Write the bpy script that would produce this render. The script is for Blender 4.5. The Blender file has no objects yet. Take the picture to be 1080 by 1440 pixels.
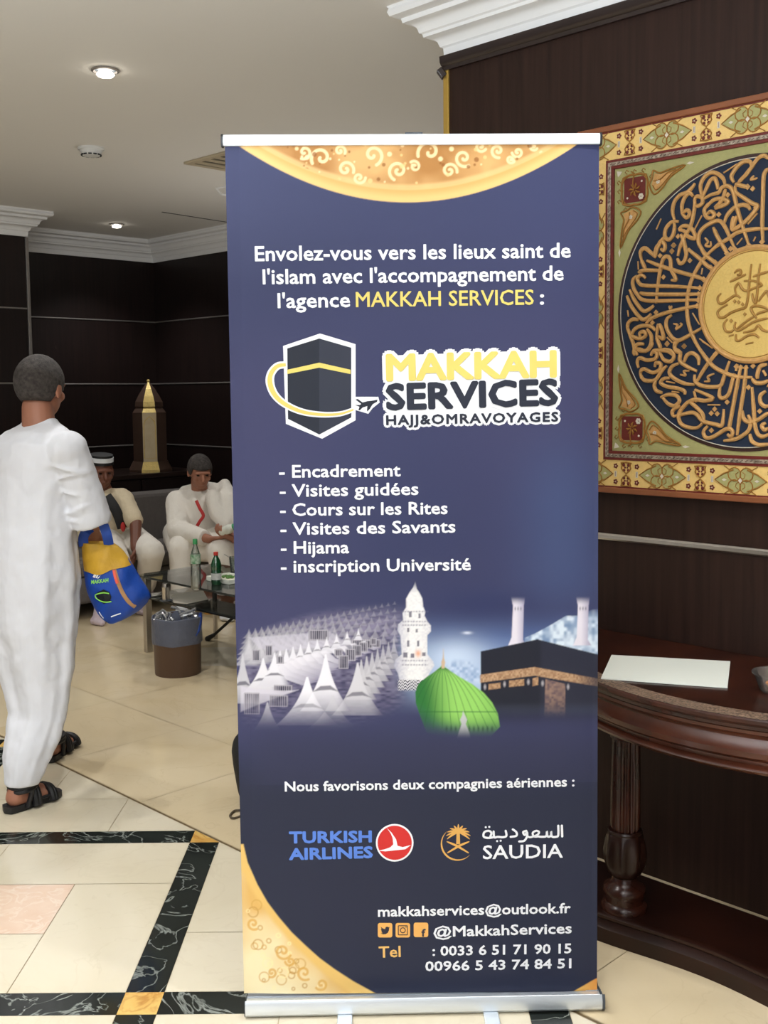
import bpy, bmesh, math, random
import numpy as np
from mathutils import Vector, Matrix
random.seed(7)
scene = bpy.context.scene
C = scene.collection

# ---------------------------------------------------------------- camera
CAM_H, FOC, PCX, PCY = 1.5, 1514.0, 540.0, 685.0
PITCH, ROLL = math.atan((PCY - 550) / FOC), -0.009
cam_d = bpy.data.cameras.new('camera')
cam_d.sensor_fit = 'HORIZONTAL'; cam_d.sensor_width = 36.0
cam_d.lens = FOC / 1080.0 * 36.0
cam_d.shift_y = -(720.0 - PCY) / 1080.0
cam_d.clip_start = 0.05
cam = bpy.data.objects.new('camera', cam_d); C.objects.link(cam)
cam.matrix_world = Matrix.Translation((0, 0, CAM_H)) @ Matrix.Rotation(math.pi / 2 - PITCH, 4, 'X') @ Matrix.Rotation(ROLL, 4, 'Z')
scene.camera = cam

# ---------------------------------------------------------------- world, lamps, exposure
scene.view_settings.view_transform = 'Standard'
scene.view_settings.look = 'None'
scene.view_settings.gamma = 1.0
scene.view_settings.use_curve_mapping = False
scene.view_settings.exposure = 0.0
world = bpy.data.worlds.new('world'); scene.world = world; world.use_nodes = True
bg = world.node_tree.nodes['Background']
bg.inputs[0].default_value = (0.98, 0.985, 1.0, 1); bg.inputs[1].default_value = 0.26

CEIL = 2.80
def area_lamp(name, loc, size, power, color=(1, 0.95, 0.88), target=None, shape='DISK', size_y=None):
    d = bpy.data.lights.new(name, 'AREA'); d.shape = shape; d.size = size
    if size_y: d.size_y = size_y
    d.energy = power; d.color = color
    o = bpy.data.objects.new(name, d); C.objects.link(o); o.location = loc
    if target is not None:
        o.rotation_euler = (Vector(target) - Vector(loc)).to_track_quat('-Z', 'Y').to_euler()
    return o
def spot_lamp(name, loc, power, angle=110, blend=0.7, radius=0.05, color=(0.98, 0.975, 0.96)):
    d = bpy.data.lights.new(name, 'SPOT'); d.energy = power; d.spot_size = math.radians(angle); d.spot_blend = blend
    d.shadow_soft_size = radius; d.color = color
    o = bpy.data.objects.new(name, d); C.objects.link(o); o.location = loc
    return o
# recessed ceiling lamps: two have fittings in view, the rest are unseen and assumed
for (lx, ly, p) in [(-1.16, 4.57, 60), (-2.05, 8.58, 40), (0.4, 4.9, 30), (-0.6, 6.6, 45), (-2.9, 4.6, 60), (-2.6, 6.4, 45),
                    (-1.16, 2.5, 60), (0.75, 1.9, 60), (-0.2, 0.6, 60), (-2.6, 2.2, 60), (1.4, 0.2, 40), (-1.5, 0.3, 60)]:
    spot_lamp('downlight_lamp', (lx, ly, CEIL - 0.03), p * 1.02)
# unseen fill lamps added to brighten the ceiling: near the camera and over the seating bay
area_lamp('ceiling_fill_near', (-0.9, 0.3, 1.98), 2.6, 175, (0.86, 0.93, 1.0), (-0.9, 0.45, 3.4))
area_lamp('ceiling_fill_bay', (-0.1, 6.9, 1.2), 0.7, 9, (1, 0.97, 0.93), (-0.2, 6.4, 3.4))
area_lamp('front_fill', (-1.2, -2.6, 1.7), 3.4, 48, (0.92, 0.96, 1.0), (-0.2, 4, 1.2), 'RECTANGLE', 2.0)  # unseen cool fill added behind the camera for soft frontal light

# ---------------------------------------------------------------- helpers
def cam_ray(px, py):
    v = Vector(((px - PCX) / FOC, -(py - PCY) / FOC, -1.0))
    return cam.matrix_world.to_3x3() @ v
ORG = Vector((0, 0, CAM_H))
def at_z(px, py, z):
    d = cam_ray(px, py); return ORG + d * ((z - CAM_H) / d.z)
def at_y(px, py, y):
    d = cam_ray(px, py); return ORG + d * (y / d.y)
def on_plane(px, py, p0, n):
    d = cam_ray(px, py); return ORG + d * ((Vector(p0) - ORG).dot(n) / d.dot(n))

def lin(c):
    return tuple(((v / 255.0) / 12.92 if v / 255.0 <= 0.04045 else ((v / 255.0 + 0.055) / 1.055) ** 2.4) for v in c[:3])

def mat(name, rgb, rough=0.5, metal=0.0, coat=0.0, spec=0.5, vary=0.0, scale=8.0, bump=0.0, bump_scale=60.0, stretch=(1, 1, 1), rgb2=None, emit=0.0, sheen=0.0, detail=4.0):
    m = bpy.data.materials.new(name); m.use_nodes = True
    nt = m.node_tree; b = nt.nodes['Principled BSDF']
    col = lin(rgb) + (1,)
    b.inputs['Base Color'].default_value = col
    b.inputs['Roughness'].default_value = rough; b.inputs['Metallic'].default_value = metal
    b.inputs['Coat Weight'].default_value = coat; b.inputs['Coat Roughness'].default_value = 0.08
    b.inputs['Specular IOR Level'].default_value = spec
    if sheen: b.inputs['Sheen Weight'].default_value = sheen
    tc = nt.nodes.new('ShaderNodeTexCoord'); mp = nt.nodes.new('ShaderNodeMapping')
    mp.inputs['Scale'].default_value = stretch
    nt.links.new(tc.outputs['Object'], mp.inputs['Vector'])
    if vary or rgb2:
        n = nt.nodes.new('ShaderNodeTexNoise'); n.inputs['Scale'].default_value = scale; n.inputs['Detail'].default_value = detail
        nt.links.new(mp.outputs['Vector'], n.inputs['Vector'])
        r = nt.nodes.new('ShaderNodeValToRGB')
        c2 = lin(rgb2) if rgb2 else tuple(v * (1 - vary) for v in col[:3])
        r.color_ramp.elements[0].position = 0.32; r.color_ramp.elements[1].position = 0.68
        r.color_ramp.elements[0].color = c2 + (1,); r.color_ramp.elements[1].color = col
        nt.links.new(n.outputs['Fac'], r.inputs['Fac']); nt.links.new(r.outputs['Color'], b.inputs['Base Color'])
    if bump:
        n2 = nt.nodes.new('ShaderNodeTexNoise'); n2.inputs['Scale'].default_value = bump_scale; n2.inputs['Detail'].default_value = 3
        nt.links.new(mp.outputs['Vector'], n2.inputs['Vector'])
        bp = nt.nodes.new('ShaderNodeBump'); bp.inputs['Strength'].default_value = bump; bp.inputs['Distance'].default_value = 0.01
        nt.links.new(n2.outputs['Fac'], bp.inputs['Height']); nt.links.new(bp.outputs['Normal'], b.inputs['Normal'])
    if emit:
        b.inputs['Emission Color'].default_value = col; b.inputs['Emission Strength'].default_value = emit
    return m

def marble(name, base, second, vein, vein_amount, rough=0.12, scale=3.0, vscale=4.0, width=0.03):
    m = bpy.data.materials.new(name); m.use_nodes = True
    nt = m.node_tree; b = nt.nodes['Principled BSDF']; L = nt.links.new
    tc = nt.nodes.new('ShaderNodeTexCoord')
    n = nt.nodes.new('ShaderNodeTexNoise'); n.inputs['Scale'].default_value = scale; n.inputs['Detail'].default_value = 6; n.inputs['Distortion'].default_value = 0.6
    L(tc.outputs['Object'], n.inputs['Vector'])
    r = nt.nodes.new('ShaderNodeValToRGB'); r.color_ramp.elements[0].position = 0.35; r.color_ramp.elements[1].position = 0.65
    r.color_ramp.elements[0].color = lin(base) + (1,); r.color_ramp.elements[1].color = lin(second) + (1,)
    L(n.outputs['Fac'], r.inputs['Fac'])
    v = nt.nodes.new('ShaderNodeTexNoise'); v.inputs['Scale'].default_value = vscale; v.inputs['Detail'].default_value = 5; v.inputs['Distortion'].default_value = 1.4
    L(tc.outputs['Object'], v.inputs['Vector'])
    s = nt.nodes.new('ShaderNodeMath'); s.operation = 'SUBTRACT'; s.inputs[1].default_value = 0.5; L(v.outputs['Fac'], s.inputs[0])
    a = nt.nodes.new('ShaderNodeMath'); a.operation = 'ABSOLUTE'; L(s.outputs[0], a.inputs[0])
    mr = nt.nodes.new('ShaderNodeMapRange'); mr.inputs['From Min'].default_value = 0.0; mr.inputs['From Max'].default_value = width
    mr.inputs['To Min'].default_value = vein_amount; mr.inputs['To Max'].default_value = 0.0; L(a.outputs[0], mr.inputs['Value'])
    n3 = nt.nodes.new('ShaderNodeTexNoise'); n3.inputs['Scale'].default_value = 2.3 * scale; L(tc.outputs['Object'], n3.inputs['Vector'])
    mu = nt.nodes.new('ShaderNodeMath'); mu.operation = 'MULTIPLY'; L(mr.outputs[0], mu.inputs[0]); L(n3.outputs['Fac'], mu.inputs[1])
    mx = nt.nodes.new('ShaderNodeMixRGB'); mx.inputs['Color2'].default_value = lin(vein) + (1,)
    L(mu.outputs[0], mx.inputs['Fac']); L(r.outputs['Color'], mx.inputs['Color1']); L(mx.outputs['Color'], b.inputs['Base Color'])
    b.inputs['Roughness'].default_value = rough
    return m

def glass(name, rgb, rough=0.02, alpha=0.25, gloss=0.12, ior=1.45):
    m = bpy.data.materials.new(name); m.use_nodes = True
    nt = m.node_tree; L = nt.links.new
    for n in list(nt.nodes): nt.nodes.remove(n)
    out = nt.nodes.new('ShaderNodeOutputMaterial'); tr = nt.nodes.new('ShaderNodeBsdfTransparent'); gl = nt.nodes.new('ShaderNodeBsdfGlossy')
    df = nt.nodes.new('ShaderNodeBsdfPrincipled'); df.inputs['Base Color'].default_value = lin(rgb) + (1,); df.inputs['Roughness'].default_value = 0.1
    tr.inputs['Color'].default_value = tuple(min(1, 0.35 + 0.65 * v ** 0.5) for v in lin(rgb)) + (1,)
    gl.inputs['Roughness'].default_value = rough
    m1 = nt.nodes.new('ShaderNodeMixShader'); m1.inputs[0].default_value = alpha; L(tr.outputs[0], m1.inputs[1]); L(df.outputs[0], m1.inputs[2])
    fr = nt.nodes.new('ShaderNodeFresnel'); fr.inputs[0].default_value = ior
    ad = nt.nodes.new('ShaderNodeMath'); ad.operation = 'ADD'; ad.inputs[1].default_value = gloss * 0.3; L(fr.outputs[0], ad.inputs[0])
    m2 = nt.nodes.new('ShaderNodeMixShader'); L(ad.outputs[0], m2.inputs[0]); L(m1.outputs[0], m2.inputs[1]); L(gl.outputs[0], m2.inputs[2])
    L(m2.outputs[0], out.inputs['Surface'])
    return m

class MB:
    """Collects shapes (world coordinates) and links them as one mesh object."""
    def __init__(self):
        self.v, self.f, self.m = [], [], []
    def add(self, vs, fs, mi=0):
        o = len(self.v); self.v.extend([tuple(p) for p in vs])
        for f in fs: self.f.append(tuple(i + o for i in f)); self.m.append(mi)
        return self
    def box(self, c, h, mi=0, X=Vector((1, 0, 0)), Y=Vector((0, 1, 0)), Z=Vector((0, 0, 1))):
        c = Vector(c); vs = []
        for k in (-1, 1):
            for j in (-1, 1):
                for i in (-1, 1): vs.append(c + X * (h[0] * i) + Y * (h[1] * j) + Z * (h[2] * k))
        return self.add(vs, [(0, 2, 3, 1), (4, 5, 7, 6), (0, 1, 5, 4), (2, 6, 7, 3), (0, 4, 6, 2), (1, 3, 7, 5)], mi)
    def prism(self, poly, z0, z1, mi=0, mtop=None):
        n = len(poly); vs = [(p[0], p[1], z0) for p in poly] + [(p[0], p[1], z1) for p in poly]
        self.add(vs, [tuple(range(n))[::-1]] + [(i, (i + 1) % n, n + (i + 1) % n, n + i) for i in range(n)], mi)
        return self.add(vs[n:], [tuple(range(n))], mi if mtop is None else mtop)
    def slab(self, poly3, n, t, mi=0):
        """a flat polygon (3-D points) thickened by t along n"""
        k = len(poly3); n = Vector(n); a = [Vector(p) for p in poly3]; b = [p + n * t for p in a]
        return self.add(a + b, [tuple(range(k))[::-1], tuple(range(k, 2 * k))] + [(i, (i + 1) % k, k + (i + 1) % k, k + i) for i in range(k)], mi)
    def tube(self, pts, r, seg=8, mi=0, closed=False, flat=None):
        """round tube along pts; r number or list; flat=(normal, k) squashes it along a normal"""
        pts = [Vector(p) for p in pts]; n = len(pts)
        if n < 2: return self
        rs = r if isinstance(r, (list, tuple)) else [r] * n
        vs, fs = [], []; up = None
        for i in range(n):
            if closed: t = pts[(i + 1) % n] - pts[i - 1]
            else: t = pts[min(i + 1, n - 1)] - pts[max(i - 1, 0)]
            if t.length < 1e-9: t = Vector((0, 0, 1))
            t.normalize()
            if flat is not None:
                a = Vector(flat[0]); a = (a - t * a.dot(t)); a.normalize()
            else:
                if up is None: up = Vector((0, 0, 1)) if abs(t.z) < 0.9 else Vector((1, 0, 0))
                a = up - t * up.dot(t)
                if a.length < 1e-6: a = t.orthogonal()
                a.normalize(); up = a
            b = t.cross(a); kf = flat[1] if flat is not None else 1.0
            for k in range(seg):
                an = 2 * math.pi * k / seg
                vs.append(pts[i] + a * (math.cos(an) * rs[i] * kf) + b * (math.sin(an) * rs[i]))
        for i in range(n if closed else n - 1):
            j = (i + 1) % n
            for k in range(seg):
                l = (k + 1) % seg
                fs.append((i * seg + k, i * seg + l, j * seg + l, j * seg + k))
        if not closed:
            fs.append(tuple(range(seg))[::-1]); fs.append(tuple((n - 1) * seg + k for k in range(seg)))
        return self.add(vs, fs, mi)
    def lathe(self, prof, c, seg=32, mi=0, flute=None):
        """prof = [(radius, z)], about the vertical through c; flute=(z0,z1,count,depth)"""
        vs, fs = [], []; n = len(prof); c = Vector(c)
        for (r, z) in prof:
            for k in range(seg):
                a = 2 * math.pi * k / seg; rr = r
                if flute and flute[0] <= z <= flute[1]: rr = r * (1 - flute[3] * (0.5 + 0.5 * math.cos(flute[2] * a)))
                vs.append(c + Vector((rr * math.cos(a), rr * math.sin(a), z)))
        for i in range(n - 1):
            for k in range(seg):
                l = (k + 1) % seg; fs.append((i * seg + k, i * seg + l, (i + 1) * seg + l, (i + 1) * seg + k))
        fs.append(tuple(range(seg))[::-1]); fs.append(tuple((n - 1) * seg + k for k in range(seg)))
        return self.add(vs, fs, mi)
    def ball(self, c, r, seg=14, rings=9, mi=0, X=Vector((1, 0, 0)), Y=Vector((0, 1, 0)), Z=Vector((0, 0, 1))):
        rr = r if isinstance(r, (tuple, list)) else (r, r, r); c = Vector(c); vs, fs = [], []
        for i in range(1, rings):
            th = math.pi * i / rings
            for k in range(seg):
                a = 2 * math.pi * k / seg
                vs.append(c + X * (rr[0] * math.sin(th) * math.cos(a)) + Y * (rr[1] * math.sin(th) * math.sin(a)) + Z * (rr[2] * math.cos(th)))
        top, bot = len(vs), len(vs) + 1; vs += [c + Z * rr[2], c - Z * rr[2]]
        for i in range(rings - 2):
            for k in range(seg):
                l = (k + 1) % seg; fs.append((i * seg + k, (i + 1) * seg + k, (i + 1) * seg + l, i * seg + l))
        for k in range(seg):
            l = (k + 1) % seg; fs.append((top, k, l)); fs.append((bot, (rings - 2) * seg + l, (rings - 2) * seg + k))
        return self.add(vs, fs, mi)
    def limb(self, pts, rs, seg=12, mi=0):
        """tapered capsule chain"""
        for p, r in zip(pts, rs): self.ball(p, r, seg, 8, mi)
        for i in range(len(pts) - 1): self.tube([pts[i], pts[i + 1]], [rs[i], rs[i + 1]], seg, mi)
        return self
    def build(self, name, mats, parent=None, smooth=False, bevel=0.0, kind=None, recalc=True):
        me = bpy.data.meshes.new(name); me.from_pydata(self.v, [], self.f)
        ms = mats if isinstance(mats, (list, tuple)) else [mats]
        for m_ in ms: me.materials.append(m_)
        if len(ms) > 1: me.polygons.foreach_set('material_index', self.m)
        if recalc:
            bm = bmesh.new(); bm.from_mesh(me); bmesh.ops.recalc_face_normals(bm, faces=bm.faces); bm.to_mesh(me); bm.free()
        if smooth:
            me.polygons.foreach_set('use_smooth', [True] * len(me.polygons))
            try: me.set_sharp_from_angle(angle=math.radians(smooth if smooth > 1 else 40))
            except Exception: pass
        me.update()
        o = bpy.data.objects.new(name, me); C.objects.link(o)
        if bevel:
            b = o.modifiers.new('bevel', 'BEVEL'); b.width = bevel; b.segments = 2; b.limit_method = 'ANGLE'
        if kind: o['kind'] = kind
        if parent is not None: attach(o, parent)
        return o

def attach(o, parent):
    o.parent = parent; o.matrix_parent_inverse = world_of(parent).inverted()
def world_of(o):
    m = o.matrix_basis.copy()
    return world_of(o.parent) @ o.matrix_parent_inverse @ m if o.parent else m
def thing(name, label, cat, loc, group=None):
    o = bpy.data.objects.new(name, None); C.objects.link(o); o.location = loc; o.empty_display_size = 0.1
    o['label'] = label; o['category'] = cat
    if group: o['group'] = group
    return o
def tag(o, label, cat, group=None):
    o['label'] = label; o['category'] = cat
    if group: o['group'] = group
    return o
def organic(o, voxel=0.006, smooth_it=6, factor=0.6):
    r = o.modifiers.new('remesh', 'REMESH'); r.mode = 'VOXEL'; r.voxel_size = voxel; r.use_smooth_shade = True
    s = o.modifiers.new('smooth', 'SMOOTH'); s.iterations = smooth_it; s.factor = factor
    return o
def wrinkle(o, strength, size, name='folds', mid=0.5):
    t = bpy.data.textures.new(name, 'CLOUDS'); t.noise_scale = size; t.noise_depth = 2
    d = o.modifiers.new('folds', 'DISPLACE'); d.texture = t; d.strength = strength; d.mid_level = mid; d.texture_coords = 'GLOBAL'
    return o
def spline(pts, n=6, closed=False):
    """Catmull-Rom through pts"""
    P = [Vector(p) for p in pts]; k = len(P)
    if k < 3 and not closed: return P
    out = []
    for i in range(k if closed else k - 1):
        p0 = P[i - 1] if (closed or i > 0) else P[0]; p1 = P[i]; p2 = P[(i + 1) % k]
        p3 = P[(i + 2) % k] if (closed or i + 2 < k) else P[-1]
        for j in range(n):
            t = j / n
            out.append(0.5 * ((2 * p1) + (p2 - p0) * t + (2 * p0 - 5 * p1 + 4 * p2 - p3) * t * t + (3 * p1 - p0 - 3 * p2 + p3) * t ** 3))
    if not closed: out.append(P[-1])
    return out

# ---------------------------------------------------------------- materials
M = {}
M['ceiling'] = mat('ceiling_paint', (232, 229, 224), 0.9, vary=0.02, scale=0.6)
M['white_plaster'] = mat('white_plaster', (238, 238, 238), 0.75)
M['wenge'] = mat('dark_wenge_veneer', (33, 21, 19), 0.42, coat=0.05, spec=0.35, rgb2=(23, 14, 13), scale=6, stretch=(9, 9, 0.35), bump=0.05, bump_scale=25)
M['lit_brown_veneer'] = mat('lit_brown_wood_veneer', (50, 31, 24), 0.5, coat=0.0, spec=0.25, rgb2=(36, 21, 16), scale=6, stretch=(9, 9, 0.35), bump=0.05, bump_scale=25)  # wall veneer browned to hold the light it reflects
M['mahogany'] = mat('polished_mahogany', (62, 28, 17), 0.26, coat=0.1, spec=0.35, rgb2=(36, 16, 11), scale=5, stretch=(2, 2, 2), bump=0.04, bump_scale=12)
M['mahogany_dark_shaded'] = mat('dark_shaded_mahogany', (44, 21, 14), 0.3, coat=0.05, spec=0.3, rgb2=(27, 13, 9), scale=5, bump=0.04, bump_scale=12)  # plinth's shade put into the wood colour; the carved vase shares it
M['mahogany_apron'] = mat('red_brown_mahogany', (84, 42, 26), 0.24, coat=0.1, spec=0.4, rgb2=(52, 24, 15), scale=5, bump=0.04, bump_scale=12)
M['carved'] = mat('carved_speckled_wood', (168, 140, 118), 0.35, coat=0.2, rgb2=(40, 24, 17), scale=190, bump=0.8, bump_scale=190, detail=2)
M['dark_trim'] = mat('dark_trim_wood', (44, 31, 27), 0.3, coat=0.3, vary=0.2)
M['chrome'] = mat('brushed_chrome', (205, 200, 195), 0.28, 1.0, vary=0.08, scale=30)
M['chrome_dim'] = mat('satin_steel', (160, 155, 151), 0.45, 0.8, vary=0.1, scale=30)
M['alu'] = mat('anodised_aluminium', (222, 228, 234), 0.3, 0.65, vary=0.03, scale=40, stretch=(0.1, 4, 4))
M['brass'] = mat('polished_brass', (214, 178, 92), 0.3, 0.8, vary=0.08)
M['black_plastic'] = mat('black_plastic', (22, 22, 24), 0.45, vary=0.1)
M['grey_plastic'] = mat('dark_grey_plastic', (70, 76, 84), 0.5, vary=0.1)
M['white_plastic'] = mat('white_plastic', (225, 225, 222), 0.4, vary=0.02)
M['lamp_glow'] = mat('lamp_glow', (255, 246, 230), 0.5, emit=14.0)
M['cream_marble'] = marble('cream_marble', (212, 201, 176), (220, 210, 188), (190, 176, 150), 0.3, 0.14, 2.2, 3.0, 0.012)
M['tan_marble'] = marble('tan_marble', (210, 191, 156), (219, 202, 170), (184, 164, 130), 0.35, 0.14, 2.0, 3.0, 0.012)
M['lit_marble'] = marble('lit_marble', (217, 201, 170), (212, 195, 161), (205, 190, 160), 0.3, 0.14, 2.0, 3.0, 0.012)  # tan tiles paled to hold the floor's patches of light
M['black_marble'] = marble('black_green_marble', (24, 28, 26), (36, 41, 38), (190, 196, 188), 0.85, 0.12, 5.0, 6.0, 0.016)
M['ochre_marble'] = marble('ochre_marble', (206, 158, 82), (224, 188, 112), (160, 96, 36), 0.8, 0.14, 9.0, 12.0, 0.08)
M['pink_marble'] = marble('pink_marble', (226, 200, 178), (221, 190, 166), (236, 224, 208), 0.8, 0.14, 9.0, 11.0, 0.05)
M['grout'] = mat('grout', (176, 158, 124), 0.7, vary=0.1)
M['dark_joint'] = mat('dark_joint_strip', (112, 92, 62), 0.5, vary=0.1)

# ---------------------------------------------------------------- floor: axis grid of black bands, diagonal seam, 45-degree tiles beyond
SEAM = 2.932
def clip(poly, a, b, c):
    """keep a*x+b*y <= c"""
    out = []
    for i in range(len(poly)):
        p, q = poly[i], poly[(i + 1) % len(poly)]
        dp, dq = a * p[0] + b * p[1] - c, a * q[0] + b * q[1] - c
        if dp <= 0: out.append(p)
        if dp * dq < 0:
            t = dp / (dp - dq); out.append((p[0] + (q[0] - p[0]) * t, p[1] + (q[1] - p[1]) * t))
    return out
fl = MB()
GX, GY, PITCH_M, BW = -0.612, 2.535, 1.0, 0.0485
def tile(x0, x1, y0, y1, mi, gap=0.0012, near=True):
    p = [(x0 + gap, y0 + gap), (x1 - gap, y0 + gap), (x1 - gap, y1 - gap), (x0 + gap, y1 - gap)]
    p = clip(p, 1, 1, SEAM - 0.007)
    if len(p) > 2: fl.add([(x, y, 0) for x, y in p], [tuple(range(len(p)))], mi)
for i in range(-6, 6):
    for j in range(-6, 6):
        cx, cy = GX + i * PITCH_M, GY + j * PITCH_M
        tile(cx - BW, cx + BW, cy - BW, cy + BW, 4, 0.0)
        L_ = PITCH_M - 2 * BW
        tile(cx + BW, cx + BW + L_, cy - BW, cy + BW, 3, 0.0)
        tile(cx - BW, cx + BW, cy + BW, cy + BW + L_, 3, 0.0)
        x0, y0 = cx + BW, cy + BW; x1, y1 = x0 + L_, y0 + L_
        mx, my, h = (x0 + x1) / 2, (y0 + y1) / 2, 0.152
        tile(mx - h, mx + h, my - h, my + h, 5 if mx + my < SEAM - 0.3 else 0)
        tile(mx + h, x1, y0, my + h, 0); tile(mx - h, x1, my + h, y1, 0)      # pinwheel of four cream slabs
        tile(x0, mx - h, my - h, y1, 0); tile(x0, mx + h, y0, my - h, 0)
S2 = math.sqrt(0.5)
TS = 0.62
rnd = random.Random(3)
for i in range(-10, 16):
    for j in range(0, 12):
        p0, q0 = -4.6 + i * TS, SEAM * S2 + j * TS
        g = 0.0012
        pts = []
        for (a, b) in ((g, g), (TS - g, g), (TS - g, TS - g), (g, TS - g)):
            s_, t_ = p0 + a, q0 + b + 0.006
            pts.append((s_ * S2 + t_ * S2, -s_ * S2 + t_ * S2))
        if min(x for x, y in pts) > 5: continue
        r_ = rnd.random()
        fl.add([(x, y, 0) for x, y in pts], [(0, 1, 2, 3)], 1 if (i + j) % 2 == 0 else (2 if r_ < 0.35 else 1))
        if r_ > 0.80 and j > 1:   # a paler diamond, light on the floor put into the tile colour
            c_ = [((a[0] + b[0]) / 2, (a[1] + b[1]) / 2, 0.0004) for a, b in zip(pts, pts[1:] + pts[:1])]
            fl.add(c_, [(0, 1, 2, 3)], 2 if (i + j) % 2 == 0 else 0)
fl.add([(-8, -6, -0.002), (6, -6, -0.002), (6, 12, -0.002), (-8, 12, -0.002)], [(0, 1, 2, 3)], 6)
fl.add([(-8, -6, -0.1), (6, -6, -0.1), (6, 12, -0.1), (-8, 12, -0.1)], [(3, 2, 1, 0)], 6)
fl.add([(SEAM - 9 + 0.004, 9, -0.0005), (SEAM - 9 - 0.004, 9, -0.0005), (-3.003 + 0, SEAM + 3, -0.0005), (SEAM + 3, -3, -0.0005), (SEAM + 3.008, -3, -0.0005)], [(0, 1, 3, 4)], 7)
floor = fl.build('floor', [M['cream_marble'], M['tan_marble'], M['lit_marble'], M['black_marble'], M['ochre_marble'], M['pink_marble'], M['grout'], M['dark_joint']], kind='structure', recalc=False)

# ---------------------------------------------------------------- ceiling and walls
MB().box((-1, 3, CEIL + 0.06), (7, 9, 0.06)).build('ceiling', M['ceiling'], kind='structure')
WP = [(-6.05, 4.35), (-2.554, 7.85), (-3.087, 8.383), (-1.985, 9.485), (1.975, 5.525), (0.235, 3.785), (3.9, 0.12)]
names = ['wall_left', 'wall_recess', 'wall_back', 'wall_far', 'wall_return', 'wall_right']
for i, nm in enumerate(names):
    a, b = Vector(WP[i] + (0,)), Vector(WP[i + 1] + (0,)); d = (b - a).normalized(); n = Vector((d.y, -d.x, 0)); L_ = (b - a).length
    if nm == 'wall_return': b = b - d * 0.03; L_ -= 0.03
    mid = (a + b) / 2 - n * 0.05
    MB().box((mid.x, mid.y, CEIL / 2), (L_ / 2, 0.05, CEIL / 2), 0, d, n).build(nm, M['lit_brown_veneer'] if nm == 'wall_right' else M['wenge'], kind='structure')

def sweep(path, profile, name, m, kind='structure', smooth=False):
    """profile [(distance from the wall, z)] swept along a plan polyline with mitred corners"""
    n = len(path); P = [Vector(p + (0,)) for p in path]; rows = []
    for i in range(n):
        d0 = (P[i] - P[i - 1]).normalized() if i > 0 else None
        d1 = (P[i + 1] - P[i]).normalized() if i < n - 1 else None
        if d0 is None: d0 = d1
        if d1 is None: d1 = d0
        n0, n1 = Vector((d0.y, -d0.x, 0)), Vector((d1.y, -d1.x, 0))
        off = (n0 + n1) / (1 + n0.dot(n1))
        rows.append([P[i] + off * d_ + Vector((0, 0, z_)) for d_, z_ in profile])
    k = len(profile); mb = MB(); fs = []
    for i in range(n - 1):
        for j in range(k): fs.append((i * k + j, i * k + (j + 1) % k, (i + 1) * k + (j + 1) % k, (i + 1) * k + j))
    fs.append(tuple(range(k))); fs.append(tuple((n - 1) * k + j for j in range(k))[::-1])
    mb.add([v for r in rows for v in r], fs)
    return mb.build(name, m, kind=kind, smooth=smooth)
CZ = 2.625
crown = [(0, CZ), (0.012, CZ), (0.014, CZ + 0.035), (0.022, CZ + 0.04), (0.028, CZ + 0.056), (0.042, CZ + 0.068), (0.062, CZ + 0.072), (0.064, CZ + 0.082),
         (0.072, CZ + 0.086), (0.078, CZ + 0.104), (0.094, CZ + 0.118), (0.112, CZ + 0.12), (0.115, CZ + 0.135), (0.13, CZ + 0.137), (0.143, CZ + 0.143), (0.149, CZ + 0.156), (0.145, CZ + 0.168), (0.15, CEIL), (0, CEIL)]
sweep(WP, crown, 'trim_1', M['white_plaster'], smooth=35)
WR = [WP[5], WP[6]]
t0 = Vector((WP[6][0] - WP[5][0], WP[6][1] - WP[5][1], 0)).normalized()
ext = (WP[5][0] - t0.x * 0.02, WP[5][1] - t0.y * 0.02)
sweep([ext, WP[6]], [(0.0, 2.588), (0.012, 2.588), (0.014, 2.6), (0.02, 2.603), (0.026, 2.612), (0.028, 2.632), (0.0, 2.636)], 'trim_2', M['dark_trim'], smooth=30)
tn = [2]
bk = at_y(621, 105, 3.80)
MB().box(bk + Vector((0, 0, 0.004)), (0.010, 0.016, 0.016), 0, Vector((0.8, 0, 0.6)), Vector((0, 1, 0)), Vector((-0.6, 0, 0.8))).build('trim_2_end', M['dark_trim'], kind='structure', bevel=0.002)
def rail(a, b, z, w=0.012, dep=0.008, m=None):
    tn[0] += 1
    sweep([a, b], [(0, z - w / 2), (dep * 0.6, z - w / 2), (dep, z - w / 4), (dep, z + w / 4), (dep * 0.6, z + w / 2), (0, z + w / 2)], 'trim_%d' % tn[0], m or M['chrome_dim'])
for (a, b) in ((WP[0], WP[1]), (WP[2], WP[3]), (WP[3], WP[4])):
    for z in (0.53, 1.055, 1.58, 2.115): rail(a, b, z)
for z in (0.53,): rail(WP[5], WP[6], z)
rail((WP[5][0], WP[5][1]), WP[6], 1.043, 0.02, 0.01, M['chrome'])
# brass strip on the projecting corner, steel strip on the other corner
tn[0] += 1
cpt = Vector(WP[5] + (0,)); away = Vector((S2, S2, 0)); along = Vector((S2, -S2, 0))
MB().box(cpt + along * 0.0 + away * -0.002 - along * 0.010 + Vector((0, 0, 1.3)), (0.012, 0.005, 1.29), 0, along, away).build('trim_%d' % tn[0], M['brass'], kind='structure', bevel=0.002)
tn[0] += 1
c1 = Vector(WP[1] + (0,)); lw = Vector((S2, S2, 0))
MB().box(c1 + lw * 0.004 + Vector((0, 0, 1.31)), (0.012, 0.012, 1.31), 0, lw, Vector((S2, -S2, 0))).build('trim_%d' % tn[0], M['chrome_dim'], kind='structure', bevel=0.003)
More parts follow.
